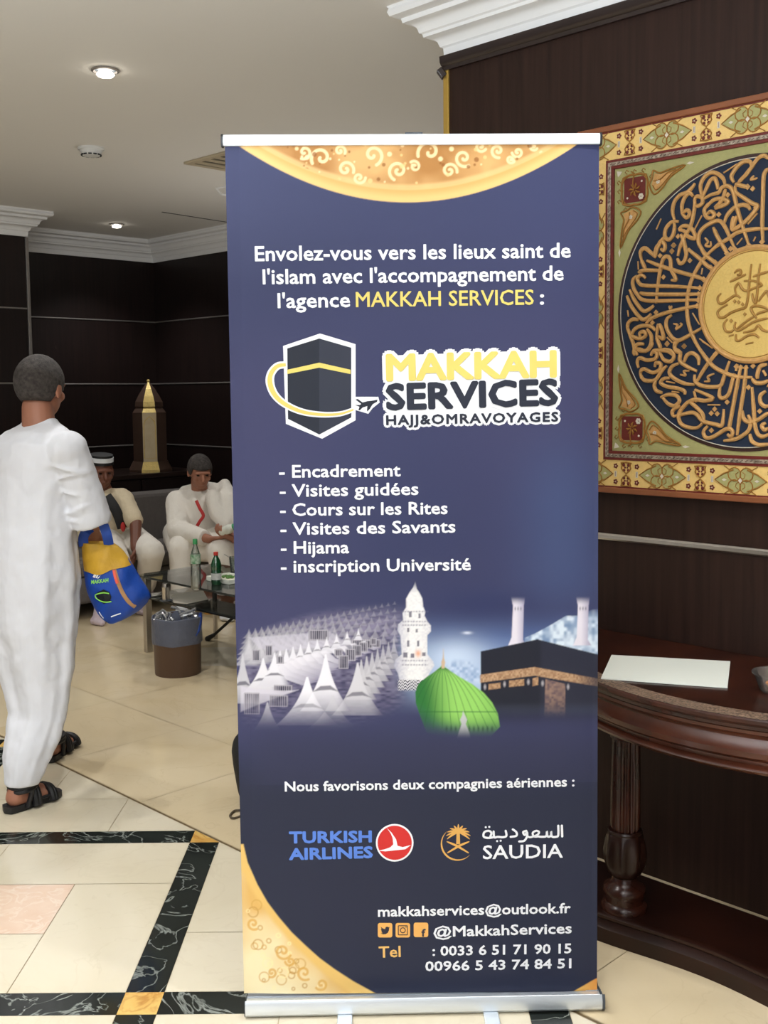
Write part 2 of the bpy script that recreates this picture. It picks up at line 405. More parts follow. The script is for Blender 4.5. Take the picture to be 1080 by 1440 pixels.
# thin open joint of a ceiling access panel, octagonal raised moulding on the ceiling
tn[0] += 1
ja, jb = at_z(228, 298, CEIL), at_z(330, 314, CEIL)
dj = (jb - ja).normalized(); MB().box((ja + jb) / 2 + Vector((0, 0, -0.001)), ((jb - ja).length / 2, 0.006, 0.0015), 0, dj, Vector((-dj.y, dj.x, 0))).build('trim_%d' % tn[0], M['black_plastic'], kind='structure')
tn[0] += 1
oc = at_z(362, 268, CEIL)
MB().tube([oc + Vector((0.27 * math.cos(math.pi * (k + 0.5) / 4), 0.27 * math.sin(math.pi * (k + 0.5) / 4), -0.002)) for k in range(8)], 0.008, 6, closed=True).build('trim_%d' % tn[0], M['white_plaster'], kind='structure')
for i, nm in ((0, 'baseboard_left'), (2, 'baseboard_back'), (3, 'baseboard_far')):
    sweep([WP[i], WP[i + 1]], [(0, 0), (0.012, 0), (0.012, 0.09), (0.006, 0.1), (0, 0.1)], nm, M['dark_trim'])

# ---------------------------------------------------------------- ceiling fittings
def downlight(px, py, label):
    c = at_z(px, py, CEIL); o = thing('downlight', label, 'ceiling light', (c.x, c.y, CEIL), 'recessed ceiling downlights')
    MB().lathe([(0.055, -0.001), (0.056, -0.006), (0.048, -0.009), (0.042, -0.004), (0.042, -0.001)], c, 32).build('trim_ring', M['chrome_dim'], o, smooth=True)
    MB().lathe([(0.0, -0.002), (0.03, -0.012), (0.036, -0.02), (0.03, -0.026), (0.012, -0.03), (0.0, -0.03)], c, 24).build('bulb', M['lamp_glow'], o, smooth=True)
    MB().lathe([(0.042, -0.0025), (0.03, -0.002), (0.0, -0.002)], c, 24).build('reflector', M['grey_plastic'], o, smooth=True)
downlight(148, 98, 'lit recessed downlight in the ceiling above the smoke detector, the nearer one')
downlight(164, 315, 'lit recessed downlight close to the cornice in the far corner of the ceiling')
c = at_z(128, 208, CEIL); o = thing('smoke_detector', 'round white smoke detector mounted on the ceiling', 'smoke detector', (c.x, c.y, CEIL))
MB().lathe([(0.0, 0.0), (0.068, 0.0), (0.07, -0.008), (0.066, -0.014), (0.0, -0.014)], c, 32).build('mounting_base', M['white_plastic'], o, smooth=True)
MB().lathe([(0.0, -0.014), (0.06, -0.014), (0.052, -0.03), (0.05, -0.034), (0.0, -0.034)], c, 32).build('housing', M['white_plastic'], o, smooth=True)
sl = MB()
for k in range(12):
    a = math.pi * k / 6 + 0.13; sl.box(c + Vector((0.0505 * math.cos(a), 0.0505 * math.sin(a), -0.038)), (0.003, 0.009, 0.003), 0, Vector((math.cos(a), math.sin(a), 0)), Vector((-math.sin(a), math.cos(a), 0)))
sl.build('vent_slot', M['black_plastic'], o)
MB().lathe([(0.0, -0.042), (0.044, -0.042), (0.05, -0.034), (0.0, -0.034)], c, 32).build('sensor_cap', M['white_plastic'], o, smooth=True)
vl = at_z(258, 228, CEIL); vh = 0.3; vc = Vector((vl.x + vh * math.sqrt(2), vl.y, CEIL))
o = thing('air_vent', 'square ceiling air vent with beige frame and dark slots beside the banner', 'air vent', vc)
va, vb = Vector((S2, S2, 0)), Vector((S2, -S2, 0))
fr = MB()
for s_ in (-1, 1):
    fr.box(vc + va * (s_ * (vh - 0.02)) + Vector((0, 0, -0.006)), (0.02, vh, 0.006), 0, va, vb)
    fr.box(vc + vb * (s_ * (vh - 0.02)) + Vector((0, 0, -0.006)), (vh - 0.04, 0.02, 0.006), 0, va, vb)
fr.build('frame', mat('vent_paint', (186, 172, 146), 0.6), o, bevel=0.002)
MB().box(vc + Vector((0, 0, -0.001)), (vh - 0.04, vh - 0.04, 0.001), 0, va, vb).build('backing', M['black_plastic'], o)
for k in range(6):
    q = -vh + 0.04 + 0.045 + k * 0.086
    MB().box(vc + vb * q + Vector((0, 0, -0.007)), (vh - 0.04, 0.026, 0.003), 0, va, vb).build('slat', bpy.data.materials['vent_paint'], o)

# ================================================================ the roll-up banner
BA = Vector((0.86, 0.016, 0)).normalized(); BN = Vector((BA.y, -BA.x, 0))       # along the banner, towards the viewer
base_l, base_r = at_z(345, 1435, 0), at_z(848, 1425, 0)
bmid = (base_l + base_r) / 2
FP = bmid - BN * 0.045                                                            # film plane
def ban(px, py):
    p = on_plane(px, py, FP, BN); return ((p - FP).dot(BA), p.z)
def ban3(u, w, lift=0.0):
    curl = -0.004 * min(1.0, abs((u - 0.0) / 0.41)) ** 10
    return FP + BA * u + Vector((0, 0, w)) + BN * (lift + curl)
tl, tr, bl_, br_ = ban(316, 203), ban(843, 199), ban(343, 1398), ban(840, 1394)
banner = thing('rollup_banner', 'tall dark blue roll-up banner with white French text on an aluminium stand', 'banner', (bmid.x, bmid.y, 0))

# printed film: one grid whose ink is a colour attribute, plus the lettering as outlines in the same mesh
NU, NW = 480, 1130
aa, bb = np.meshgrid(np.linspace(0, 1, NU), np.linspace(0, 1, NW))
U = (bl_[0] + (tl[0] - bl_[0]) * bb) * (1 - aa) + (br_[0] + (tr[0] - br_[0]) * bb) * aa
W = (bl_[1] + (tl[1] - bl_[1]) * bb) * (1 - aa) + (br_[1] + (tr[1] - br_[1]) * bb) * aa
# artwork coordinates: x 0..1000 across, y downwards in the same unit
Rm = cam.matrix_world.to_3x3(); Rm = np.array([[Rm[i][j] for j in range(3)] for i in range(3)])
def art_of(u, w):
    P = np.stack([FP.x + BA.x * u, FP.y + BA.y * u, w - CAM_H], -1) @ Rm
    return PCX + FOC * P[..., 0] / -P[..., 2], PCY - FOC * P[..., 1] / -P[..., 2]
AX, AY = art_of(U, W)
INK = np.zeros(AX.shape + (3,)); 
def L3(c): return np.array(lin(c))
def hash2(x, y, s=0):
    v = np.sin(x * 12.9898 + y * 78.233 + s * 37.719) * 43758.5453; return v - np.floor(v)
def vnoise(x, y, sc, s=0):
    x, y = x / sc, y / sc; xi, yi = np.floor(x), np.floor(y); fx, fy = x - xi, y - yi
    fx, fy = fx * fx * (3 - 2 * fx), fy * fy * (3 - 2 * fy)
    return (hash2(xi, yi, s) * (1 - fx) + hash2(xi + 1, yi, s) * fx) * (1 - fy) + (hash2(xi, yi + 1, s) * (1 - fx) + hash2(xi + 1, yi + 1, s) * fx) * fy
def put(mask, col, alpha=1.0):
    global INK
    a = np.clip(mask * alpha, 0, 1)[..., None]; c = col if isinstance(col, np.ndarray) and col.ndim == 3 else L3(col)
    INK = INK * (1 - a) + c * a
def step(x, a, b): 
    t = np.clip((x - a) / (b - a), 0, 1); return t * t * (3 - 2 * t)
def poly(pts, soft=0.8, X=None, Y=None):
    """soft mask of a polygon"""
    X = AX if X is None else X; Y = AY if Y is None else Y
    ins = np.zeros(X.shape, bool); dist = np.full(X.shape, 1e9); n = len(pts)
    for i in range(n):
        x0, y0 = pts[i]; x1, y1 = pts[(i + 1) % n]
        if y0 != y1:
            c = ((y0 > Y) != (y1 > Y)) & (X < (x1 - x0) * (Y - y0) / (y1 - y0) + x0); ins ^= c
        dx, dy = x1 - x0, y1 - y0; t = np.clip(((X - x0) * dx + (Y - y0) * dy) / (dx * dx + dy * dy + 1e-9), 0, 1)
        dist = np.minimum(dist, np.hypot(X - x0 - t * dx, Y - y0 - t * dy))
    return np.clip(0.5 + np.where(ins, dist, -dist) / (2 * soft), 0, 1)
class Local:
    """paints only inside a window of the grid, for speed"""
    def __init__(self, x0, x1, y0, y1):
        rows = np.where((AY.min(1) < y1) & (AY.max(1) > y0))[0]; cols = np.where((AX.min(0) < x1) & (AX.max(0) > x0))[0]
        self.s = (slice(rows[0], rows[-1] + 1), slice(cols[0], cols[-1] + 1)); self.X, self.Y = AX[self.s], AY[self.s]
    def put(self, mask, col, alpha=1.0):
        a = np.clip(mask * alpha, 0, 1)[..., None]; c = col if isinstance(col, np.ndarray) and col.ndim == 3 else L3(col)
        INK[self.s] = INK[self.s] * (1 - a) + c * a
    def poly(self, pts, soft=0.8): return poly(pts, soft, self.X, self.Y)
def P_(pts, col, alpha=1.0, soft=0.8, fade=None, pad=3):
    xs, ys = [p[0] for p in pts], [p[1] for p in pts]
    lo = Local(min(xs) - pad, max(xs) + pad, min(ys) - pad, max(ys) + pad); m = lo.poly(pts, soft)
    if fade is not None: m = m * fade(lo.X, lo.Y)
    lo.put(m, col(lo.X, lo.Y) if callable(col) else col, alpha)
def mixc(c1, c2, t):
    t = np.clip(t, 0, 1)[..., None]; return L3(c1) * (1 - t) + L3(c2) * t
def line_mask(X, Y, pts, w):
    d = np.full(X.shape, 1e9)
    for (x0, y0), (x1, y1) in zip(pts, pts[1:]):
        dx, dy = x1 - x0, y1 - y0; t = np.clip(((X - x0) * dx + (Y - y0) * dy) / (dx * dx + dy * dy + 1e-9), 0, 1)
        d = np.minimum(d, np.hypot(X - x0 - t * dx, Y - y0 - t * dy))
    return np.clip(0.5 + (w - d) / 1.2, 0, 1)

# navy ground with faint printed purple clouds and a painted-in bluish highlight
INK[:] = L3((52, 57, 92))
put(vnoise(AX, AY, 190, 1) * step(AY, 240, 500) * (1 - step(AY, 1000, 1100)), (72, 70, 104), 0.5)
put(np.exp(-((AX - 790) / 60) ** 2) * step(AY, 560, 720) * (1 - step(AY, 800, 900)), (70, 86, 128), 0.55)
put(step(AY, 1010, 1130), (40, 44, 63), 0.95)

# --- gold medallion of the top edge
def top_outer(X): return 284.5 - 83.0 * ((X - 571) / 241.5) ** 2 + 1.0 * ((X - 571) / 241.5)
lo = Local(320, 825, 190, 292)
dt = top_outer(lo.X) - lo.Y
lo.put(np.clip(0.5 + dt / 1.4, 0, 1), mixc((230, 188, 120), (214, 166, 98), step(dt, 4, 16)))
inn = step(dt, 17, 20); wv = vnoise(lo.X, lo.Y, 38, 5)
lo.put(inn, mixc((212, 166, 106), (172, 120, 62), wv + 0.3 * vnoise(lo.X, lo.Y, 12, 8) - 0.15 + 0.25 * np.sin(lo.X / 30)))
lo.put(step(dt, 16, 19) * (1 - step(dt, 22, 28)), (234, 198, 136), 0.6)
rs = random.Random(11)
def curl_pts(cx, cy, r, a0, turns, sgn):
    return [(cx + (r * (1 - t / 30.0 * 0.86)) * math.cos(a0 + sgn * turns * 2 * math.pi * t / 30.0), cy + (r * (1 - t / 30.0 * 0.86)) * math.sin(a0 + sgn * turns * 2 * math.pi * t / 30.0)) for t in range(31)]
swirls = [(452, 222, 15, 2.6, 1.1, 1), (486, 238, 12, 0.4, 1.2, -1), (524, 218, 15, 1.2, 1.1, -1), (560, 240, 14, 2.0, 1.3, 1), (604, 214, 17, 2.8, 1.0, 1), (632, 240, 11, 0.2, 1.3, -1),
          (652, 222, 13, 1.0, 1.2, 1), (505, 250, 9, 0.0, 1.2, 1), (583, 234, 8, 4.0, 1.3, 1), (428, 214, 10, 2.0, 1.1, -1), (700, 212, 10, 1.4, 1.2, 1), (728, 214, 8, 3.0, 1.2, -1), (676, 206, 8, 0.5, 1.2, 1), (750, 206, 6, 0.5, 1.2, 1), (718, 224, 6, 0.5, 1.2, 1), (478, 212, 8, 0.5, 1.2, -1)]
for (sx, sy, r_, a_, tn_, sg) in swirls:
    w_ = 1.5 + r_ * 0.05
    l2 = Local(sx - r_ - 6, sx + r_ + 6, sy - r_ - 6, sy + r_ + 6)
    l2.put(line_mask(l2.X, l2.Y, curl_pts(sx, sy, r_, a_, tn_, sg), w_) * step(top_outer(l2.X) - l2.Y, 17, 20), (244, 216, 166), 0.85)
for k in range(70):
    sx, sy, r_ = rs.uniform(400, 765), rs.uniform(203, 258), rs.choice([1.3, 1.8, 2.6, 3.4])
    l2 = Local(sx - 6, sx + 6, sy - 6, sy + 6)
    l2.put(np.clip(0.5 + (r_ - np.hypot(l2.X - sx, l2.Y - sy)) / 1.4, 0, 1) * step(top_outer(l2.X) - l2.Y, 18, 21), rs.choice([(244, 216, 166), (232, 194, 130), (140, 86, 34)]), 0.8)

# --- gold corner, lower left
out_c = [(342, 1188), (348, 1214), (362, 1245), (376, 1269), (392, 1290), (410, 1311), (430, 1330), (449, 1347), (470, 1362.5), (497, 1380), (530, 1398), (330, 1402), (330, 1188)]
in_c = [(340, 1226), (352, 1250), (367, 1272), (385, 1297), (405, 1320), (437, 1352), (464, 1376), (496, 1398), (330, 1402), (330, 1226)]
P_(out_c, (230, 190, 112))
P_(in_c, lambda X, Y: mixc((222, 178, 104), (240, 226, 184), step(np.hypot(X - 340, Y - 1400), 150, 40) + 0.5 * vnoise(X, Y, 26, 3) - 0.2), soft=3)
for k in range(46):
    sx, sy = rs.uniform(344, 470), rs.uniform(1262, 1392); r_ = rs.choice([2, 3, 4.5, 7])
    if (sx - 340) > (sy - 1236) * 0.82: continue
    l2 = Local(sx - 10, sx + 10, sy - 10, sy + 10); dd = np.hypot(l2.X - sx, l2.Y - sy)
    l2.put(np.clip(0.5 + (1.0 - np.abs(dd - r_)) / 1.2, 0, 1), rs.choice([(206, 158, 78), (190, 138, 60), (250, 228, 172)]), 0.6)
for (sx, sy, r_, a_, tn_, sg) in [(398, 1338, 12, 0.5, 1.3, 1), (382, 1368, 7, 2, 1.2, -1), (428, 1368, 11, 1, 1.2, 1), (452, 1384, 9, 2.5, 1.2, -1), (356, 1300, 9, 1, 1.2, 1), (408, 1352, 7, 3, 1.2, -1)]:
    l2 = Local(sx - r_ - 6, sx + r_ + 6, sy - r_ - 6, sy + r_ + 6)
    l2.put(line_mask(l2.X, l2.Y, curl_pts(sx, sy, r_, a_, tn_, sg), 1.7), (216, 164, 76), 0.75)
P_([(800, 1398), (845, 1374), (845, 1402), (800, 1402)], lambda X, Y: mixc((232, 186, 100), (222, 148, 70), (X - 810) / 30))

# --- the picture strip: tents, minarets, dome, draped cube
sky = Local(332, 850, 800, 1100)
X_, Y_ = sky.X, sky.Y
vis = lambda X, Y: (1 - step(Y, 962, 1030)) * 1.0
sky.put(step(X_, 540, 640) * step(Y_, 850, 930) * (1 - step(Y_, 960, 1010)), mixc((96, 122, 176), (176, 198, 230), step(Y_, 890, 960)), 0.9)
sky.put(np.exp(-((X_ - 640) / 45) ** 2 - ((Y_ - 925) / 26) ** 2), (206, 222, 244), 0.8)
sky.put(np.exp(-((X_ - 657) / 6) ** 2 - ((Y_ - 890) / 2) ** 2), (230, 236, 250), 0.8)
sky.put(np.exp(-((X_ - 680) / 70) ** 2 - ((Y_ - 850) / 22) ** 2), (44, 52, 92), 0.7)
sky.put(np.exp(-((X_ - 575) / 26) ** 2 - ((Y_ - 925) / 34) ** 2), (168, 192, 226), 0.7)
# snowy mountain
P_([(738, 897), (756, 889), (776, 878), (796, 866), (815, 866), (832, 858), (850, 856), (850, 925), (738, 905)], lambda X, Y: mixc((92, 124, 168), (214, 226, 240), 1.6 * vnoise(X, Y, 5, 2) * vnoise(X, Y, 11, 4) + 0.1), fade=lambda X, Y: step(Y, 852, 872))
P_([(625, 940), (640, 928), (660, 930), (676, 945), (676, 962), (625, 962)], lambda X, Y: mixc((120, 150, 196), (205, 218, 238), vnoise(X, Y, 4, 6)), 0.7, soft=3)
# tent city
def tent(cx, top, w, h, b=1.0, fa=1.0, door=True):
    n = 12; pl, pr = [], []
    for i in range(n + 1):
        t = i / n; hw = w * (0.03 + 0.42 * t + 0.55 * t ** 2.6); y = top + h * t
        pl.append((cx - hw, y)); pr.append((cx + hw, y))
    c1, c2 = (int(236 * b), int(234 * b), int(242 * b)), (int(112 * b), int(106 * b), int(134 * b))
    P_(pl + pr[::-1], lambda X, Y: mixc(c1, c2, 0.85 * step(X - (Y - top) * 0.25, cx - w * 0.05, cx + w * 0.6) + 0.2 * step(Y, top + h * 0.45, top + h)), fa, fade=vis, soft=0.7)
    if door:
        P_([(cx - w * 0.50, top + h * 0.66), (cx - w * 0.2, top + h * 0.56), (cx + w * 0.18, top + h * 0.55), (cx + w * 0.52, top + h * 0.66), (cx + w * 0.2, top + h * 0.625), (cx - w * 0.2, top + h * 0.635)], (58, 54, 76), 0.75 * fa, fade=vis)
def blocks(lst):
    for (sx, sy, sw, sh) in lst:
        l2 = Local(sx - sw, sx + sw, sy - sh, sy + sh); bx = step(sw / 2 - np.abs(l2.X - sx), -0.6, 0.6) * step(sh / 2 - np.abs(l2.Y - sy), -0.6, 0.6) * vis(l2.X, l2.Y)
        edge_ = 1 - step(sw / 2 - np.abs(l2.X - sx), 1.0, 2.0) * step(sh / 2 - np.abs(l2.Y - sy), 1.0, 2.0)
        l2.put(bx, mixc((142, 138, 150), (52, 50, 66), step(np.sin(l2.X * 2.1), -0.5, 0.5)), 0.9); l2.put(bx * edge_, (184, 180, 190), 0.7)
hz = lambda X, Y: step(X, 332, 348) * (1 - step(X, 548, 588)) * step(Y, 845, 880) * vis(X, Y)
P_([(336, 905), (400, 880), (470, 858), (560, 836), (580, 850), (585, 900), (575, 985), (500, 1030), (336, 1035)], lambda X, Y: mixc((66, 63, 92), (138, 132, 158), 0.9 * vnoise(X * 0.5, Y * 1.4, 3.5, 9) - 0.1 + 0.45 * (1 - step(Y, 870, 915))), 0.85, soft=10, fade=hz)
for r_ in range(6):     # far rows of long white roofs
    n = 24 - r_ * 2
    for k in range(n):
        t = k / (n - 1); x = 350 + t * 205; y = 892 - t * (44 - r_ * 4) + r_ * 6.0
        s_ = (5.5 + r_ * 1.6) * (1.2 - 0.75 * t)
        tent(x, y - s_, s_ * 1.3, s_ * 1.9, 0.70 + 0.03 * r_, 0.6 * (1 - 0.45 * t), False)
for k in range(9):      # long humped roofs behind the middle row
    t = k / 8; x, y = 352 + 100 * t, 897 - 8 * t
    P_([(x - 2, y), (x + 12, y - 1), (x + 26, y + 9), (x + 44, y + 17), (x + 30, y + 20), (x + 12, y + 14)], (196, 192, 206), 0.6, fade=vis, soft=1.2)
blocks([(448, 893, 28, 15), (360, 922, 11, 16), (378, 915, 10, 15), (515, 905, 40, 12)])
for k in range(11):     # middle row, towards the vanishing point
    t = k / 10; tent(386 + 74 * t + 44 * t * t, 918 - 26 * t - 8 * t * t, 17 * (1.15 - 0.75 * t), 34 * (1.1 - 0.62 * t), 0.96, 0.95)
for k in range(11):     # their sloping sides
    t = 1 - k / 10; x, y = 392 + 90 * t + 30 * t * t, 934 - 26 * t - 6 * t * t; q = 1.1 - 0.65 * t
    P_([(x - 10 * q, y), (x + 2, y - 3 * q), (x + 22 * q, y + 14 * q), (x + 52 * q, y + 22 * q), (x + 30 * q, y + 27 * q), (x + 4, y + 18 * q)], lambda X, Y: mixc((226, 223, 232), (150, 145, 168), (X - x) / (46 * q)), 0.85, fade=vis, soft=0.8)
for k in range(7):      # right-hand row climbing away
    t = 1 - k / 6; tent(508 + 46 * t, 928 - 30 * t, 22 - 11 * t, 56 - 22 * t, 0.84, 0.9 - 0.35 * t)
blocks([(519, 906, 10, 12), (511, 910, 12, 14), (502, 915, 13, 16), (493, 921, 14, 17), (476, 918, 11, 10), (483, 931, 14, 19), (525, 902, 9, 10)])
tent(341, 920, 24, 70, 0.84, 0.95); tent(370, 926, 30, 50, 0.95, 1); tent(386, 922, 26, 44, 0.96, 1)
blocks([(394, 928, 10, 11), (398, 968, 26, 9)])
P_([(338, 965), (352, 968), (400, 972), (420, 970), (366, 990), (338, 1002)], (206, 202, 214), 0.9, fade=vis, soft=1.2)
tent(503, 932, 36, 74, 0.88, 1); tent(458, 920, 36, 80, 0.98, 1)
blocks([(354, 990, 22, 30), (392, 986, 26, 16)])
tent(432, 952, 44, 68, 1.0, 1); tent(376, 988, 30, 50, 0.9, 0.9, False); tent(468, 978, 40, 50, 0.86, 0.7, False)
# near minaret
wht = lambda X, Y: mixc((238, 236, 236), (150, 150, 176), 0.28 * vnoise(X, Y, 2.2, 12) + 0.75 * np.clip((576 - X) / 24, 0, 1) + 0.35 * np.clip((X - 592) / 18, 0, 1) - 0.05)
P_([(584, 818), (586, 828), (590, 834), (594, 842), (595, 853), (598, 860), (597, 866), (601, 874), (606, 880), (606, 888), (601, 893), (601, 920), (609, 930), (611, 936), (603, 948), (600, 960), (563, 962), (560, 948), (554, 936), (556, 928), (565, 920), (563, 894), (559, 886), (560, 878), (567, 872), (566, 862), (571, 854), (571, 842), (576, 833), (581, 826)], wht, 1.0, fade=lambda X, Y: step(Y, 812, 836))
for (sx, sy, sw, sh) in [(577, 864, 4, 8), (590, 866, 3, 7), (574, 886, 3, 6), (586, 887, 3, 5), (574, 905, 3, 9), (588, 905, 3, 8), (570, 921, 6, 7), (580, 922, 5, 6), (596, 920, 5, 5)]:
    l2 = Local(sx - 6, sx + 6, sy - 8, sy + 8); l2.put(step(sw / 2 - np.abs(l2.X - sx), -0.7, 0.7) * step(sh / 2 - np.abs(l2.Y - sy), -0.7, 0.7), (86, 84, 104), 0.85)
l2 = Local(580, 596, 910, 928); l2.put(np.exp(-((l2.X - 588) / 4) ** 2 - ((l2.Y - 919) / 5) ** 2), (226, 150, 100), 0.8)
for yy in (860, 874, 879, 929, 935): 
    l2 = Local(552, 614, yy - 3, yy + 3); l2.put(np.exp(-((l2.Y - yy) / 1.1) ** 2) * step(l2.X, 562 if yy > 890 else 566, 566) * (1 - step(l2.X, 598, 604)) * (0.4 + 0.6 * (np.sin(l2.X * 1.6) > 0)), (120, 118, 140), 0.7)
l2 = Local(556, 606, 954, 974); zz = np.abs(((l2.X / 6) % 1) - 0.5) * 8
l2.put(step(l2.Y, 955, 957) * (1 - step(l2.Y, 968, 973)) * step(l2.X, 558, 562) * (1 - step(l2.X, 596, 604)), mixc((226, 224, 230), (40, 40, 56), step(np.sin((l2.Y + zz) * 1.5), -0.2, 0.2)), 0.95)
# far minarets
for (mx_, top_) in ((728.5, 838), (820, 838)):
    P_([(mx_ - 10, top_), (mx_ + 10, top_), (mx_ + 8, top_ + 14), (mx_ + 7, top_ + 62), (mx_ + 12, top_ + 70), (mx_ - 14, top_ + 70), (mx_ - 9, top_ + 58), (mx_ - 7, top_ + 14)], lambda X, Y: mixc((226, 220, 232), (170, 164, 190), np.clip((X - mx_) / 12 + 0.2, 0, 1)), 0.97, fade=lambda X, Y: step(Y, 838, 852))
    for q in (-4, 0, 4):
        l2 = Local(mx_ - 8, mx_ + 8, top_ + 12, top_ + 24); l2.put(np.exp(-((l2.X - mx_ - q) / 1.0) ** 2 - ((l2.Y - top_ - 18) / 2.6) ** 2), (90, 86, 110), 0.8)
# draped cube
kf = lambda X, Y: (1 - step(Y, 985, 1035))
P_([(676, 916), (756, 899), (842, 921), (842, 1045), (676, 1045)], lambda X, Y: mixc((33, 35, 48), (42, 44, 60), step(X, 756, 764)), 1.0, fade=lambda X, Y: kf(X, Y))
P_([(675, 949), (752, 938), (842, 955), (842, 966), (752, 950), (675, 960)], lambda X, Y: mixc((150, 112, 84), (204, 168, 132), vnoise(X, Y, 2.2, 3)), 0.95, fade=lambda X, Y: 1 - 0.8 * step(X, 800, 842))
for (x0, x1, y0, y1) in ((687, 704, 962, 970), (716, 737, 957, 966), (749, 757, 954, 965)):
    P_([(x0, y0), (x1, y0 - 2), (x1, y1 - 2), (x0, y1)], lambda X, Y: mixc((140, 104, 78), (206, 166, 126), vnoise(X, Y, 2.2, 5)), 0.9)
for (sx, sy) in ((709.5, 962), (743, 959), (763, 961), (682, 966), (799, 966)):
    l2 = Local(sx - 5, sx + 5, sy - 8, sy + 8); l2.put(np.clip(1.2 - np.hypot((l2.X - sx) / 2.2, (l2.Y - sy) / 4.6), 0, 1), (196, 190, 196), 0.8)
P_([(767, 955), (795, 962), (795, 1010), (765, 1020)], lambda X, Y: mixc((110, 90, 96), (176, 142, 122), vnoise(X, Y, 3, 7)), 0.75, fade=lambda X, Y: 1 - step(Y, 975, 1012))
# green dome
dome = [(622, 934), (626, 938), (634, 944), (648, 953), (664, 962), (680, 974), (692, 988), (700, 1004), (703, 1022), (690, 1036), (624, 1038), (600, 1030), (592, 1010), (585, 990), (584, 974), (588, 962), (600, 952), (612, 944), (619, 938)]
P_(dome, lambda X, Y: mixc((44, 112, 52), (150, 208, 104), step(X - (Y - 940) * 0.1, 590, 640) * (1 - 0.55 * step(Y, 995, 1035)) * (1 - 0.25 * step(X, 668, 700))), 1.0, fade=lambda X, Y: (1 - step(Y, 1012, 1038)) * (1 - 0.5 * step(Y - 0.5 * (X - 590), 985, 1020)))
for k in range(-5, 8):
    ln = [(622 + k * 1.0 * (t / 10) ** 0.62 * 13.5 * (1 - 0.06 * (t / 10)), 938 + 86 * (t / 10)) for t in range(11)]
    l2 = Local(560, 715, 934, 1030); l2.put(line_mask(l2.X, l2.Y, ln, 0.55) * poly(dome, 0.8, l2.X, l2.Y), (34, 92, 44), 0.55)
l2 = Local(590, 705, 996, 1008); l2.put(np.exp(-((l2.Y - 1001 - 0.0015 * (l2.X - 640) ** 2 * 0) / 1.0) ** 2) * poly(dome, 1, l2.X, l2.Y), (40, 100, 50), 0.6)
for k in range(11):
    sx = 628 + k * 6.4; l2 = Local(sx - 4, sx + 4, 1016, 1032); l2.put(np.exp(-((l2.X - sx) / 1.5) ** 2 - ((l2.Y - 1025) / 4) ** 2) * poly(dome, 1, l2.X, l2.Y), (26, 66, 40), 0.7)
P_([(623.5, 912), (624.5, 926), (626, 931), (625, 940), (621, 940), (620.5, 931), (622.5, 926)], (206, 178, 150))
P_([(651, 1000), (654, 1006), (657, 1012), (655, 1018), (660, 1030), (662, 1040), (642, 1040), (645, 1030), (649, 1018), (647, 1012), (650, 1006)], (196, 190, 204), 0.85, fade=lambda X, Y: 1 - step(Y, 1018, 1040))
sky.put(step(Y_, 1004, 1055) * step(X_, 336, 380), (52, 54, 80), 0.55)

# --- logo and the two airline marks (sharp outlines)
shapes = []      # (list of polygons in artwork px, ink, lift)
LIFT = 0.0004
film = MB(); ink_rows = []
fv = np.empty((NU * NW, 3))
curl_n = -0.004 * np.minimum(1.0, np.abs(U / 0.41)) ** 10
fv[:, 0] = (FP.x + BA.x * U + BN.x * curl_n).ravel(); fv[:, 1] = (FP.y + BA.y * U + BN.y * curl_n).ravel(); fv[:, 2] = W.ravel()
verts = [tuple(p) for p in fv]; cols = [tuple(c) for c in INK.reshape(-1, 3)]
idx = np.arange(NU * NW).reshape(NW, NU)
quads = np.stack([idx[:-1, :-1], idx[:-1, 1:], idx[1:, 1:], idx[1:, :-1]], -1).reshape(-1, 4)
faces = [tuple(int(v) for v in q) for q in quads]
# back of the film
nb = len(verts)
for (u_, w_) in (bl_, br_, tr, tl):
    verts.append(tuple(ban3(u_, w_, -0.0012))); cols.append(lin((190, 190, 192)))
faces.append((nb + 3, nb + 2, nb + 1, nb))
def shape(pts, rgb, lift=1, z=None):
    o_ = len(verts); c_ = lin(rgb)
    for (x, y) in pts:
        u_, w_ = ban(x, y); verts.append(tuple(ban3(u_, w_, LIFT * lift))); cols.append(c_)
    faces.append(tuple(range(o_, o_ + len(pts))))
def ring(cx, cy, r0, r1, rgb, lift=1, n=40, a0=0.0, a1=2 * math.pi):
    for k in range(n):
        a, b = a0 + (a1 - a0) * k / n, a0 + (a1 - a0) * (k + 1) / n
        shape([(cx + r0 * math.cos(a), cy + r0 * math.sin(a)), (cx + r1 * math.cos(a), cy + r1 * math.sin(a)), (cx + r1 * math.cos(b), cy + r1 * math.sin(b)), (cx + r0 * math.cos(b), cy + r0 * math.sin(b))], rgb, lift)
def disc(cx, cy, r, rgb, lift=1, n=40): shape([(cx + r * math.cos(2 * math.pi * k / n), cy + r * math.sin(2 * math.pi * k / n)) for k in range(n)], rgb, lift)
def text_mesh(s, bold=0.0, spacing=1.0):
    cu = bpy.data.curves.new('lettering', 'FONT'); cu.body = s; cu.size = 1.0; cu.offset = bold; cu.space_character = spacing; cu.resolution_u = 2
    to = bpy.data.objects.new('lettering', cu); C.objects.link(to)
    me = bpy.data.meshes.new_from_object(to.evaluated_get(bpy.context.evaluated_depsgraph_get()))
    vs = [(v.co.x, v.co.y) for v in me.vertices]; fs = [tuple(p.vertices) for p in me.polygons]
    bpy.data.objects.remove(to); bpy.data.curves.remove(cu); bpy.data.meshes.remove(me)
    return vs, fs
_cap = {}
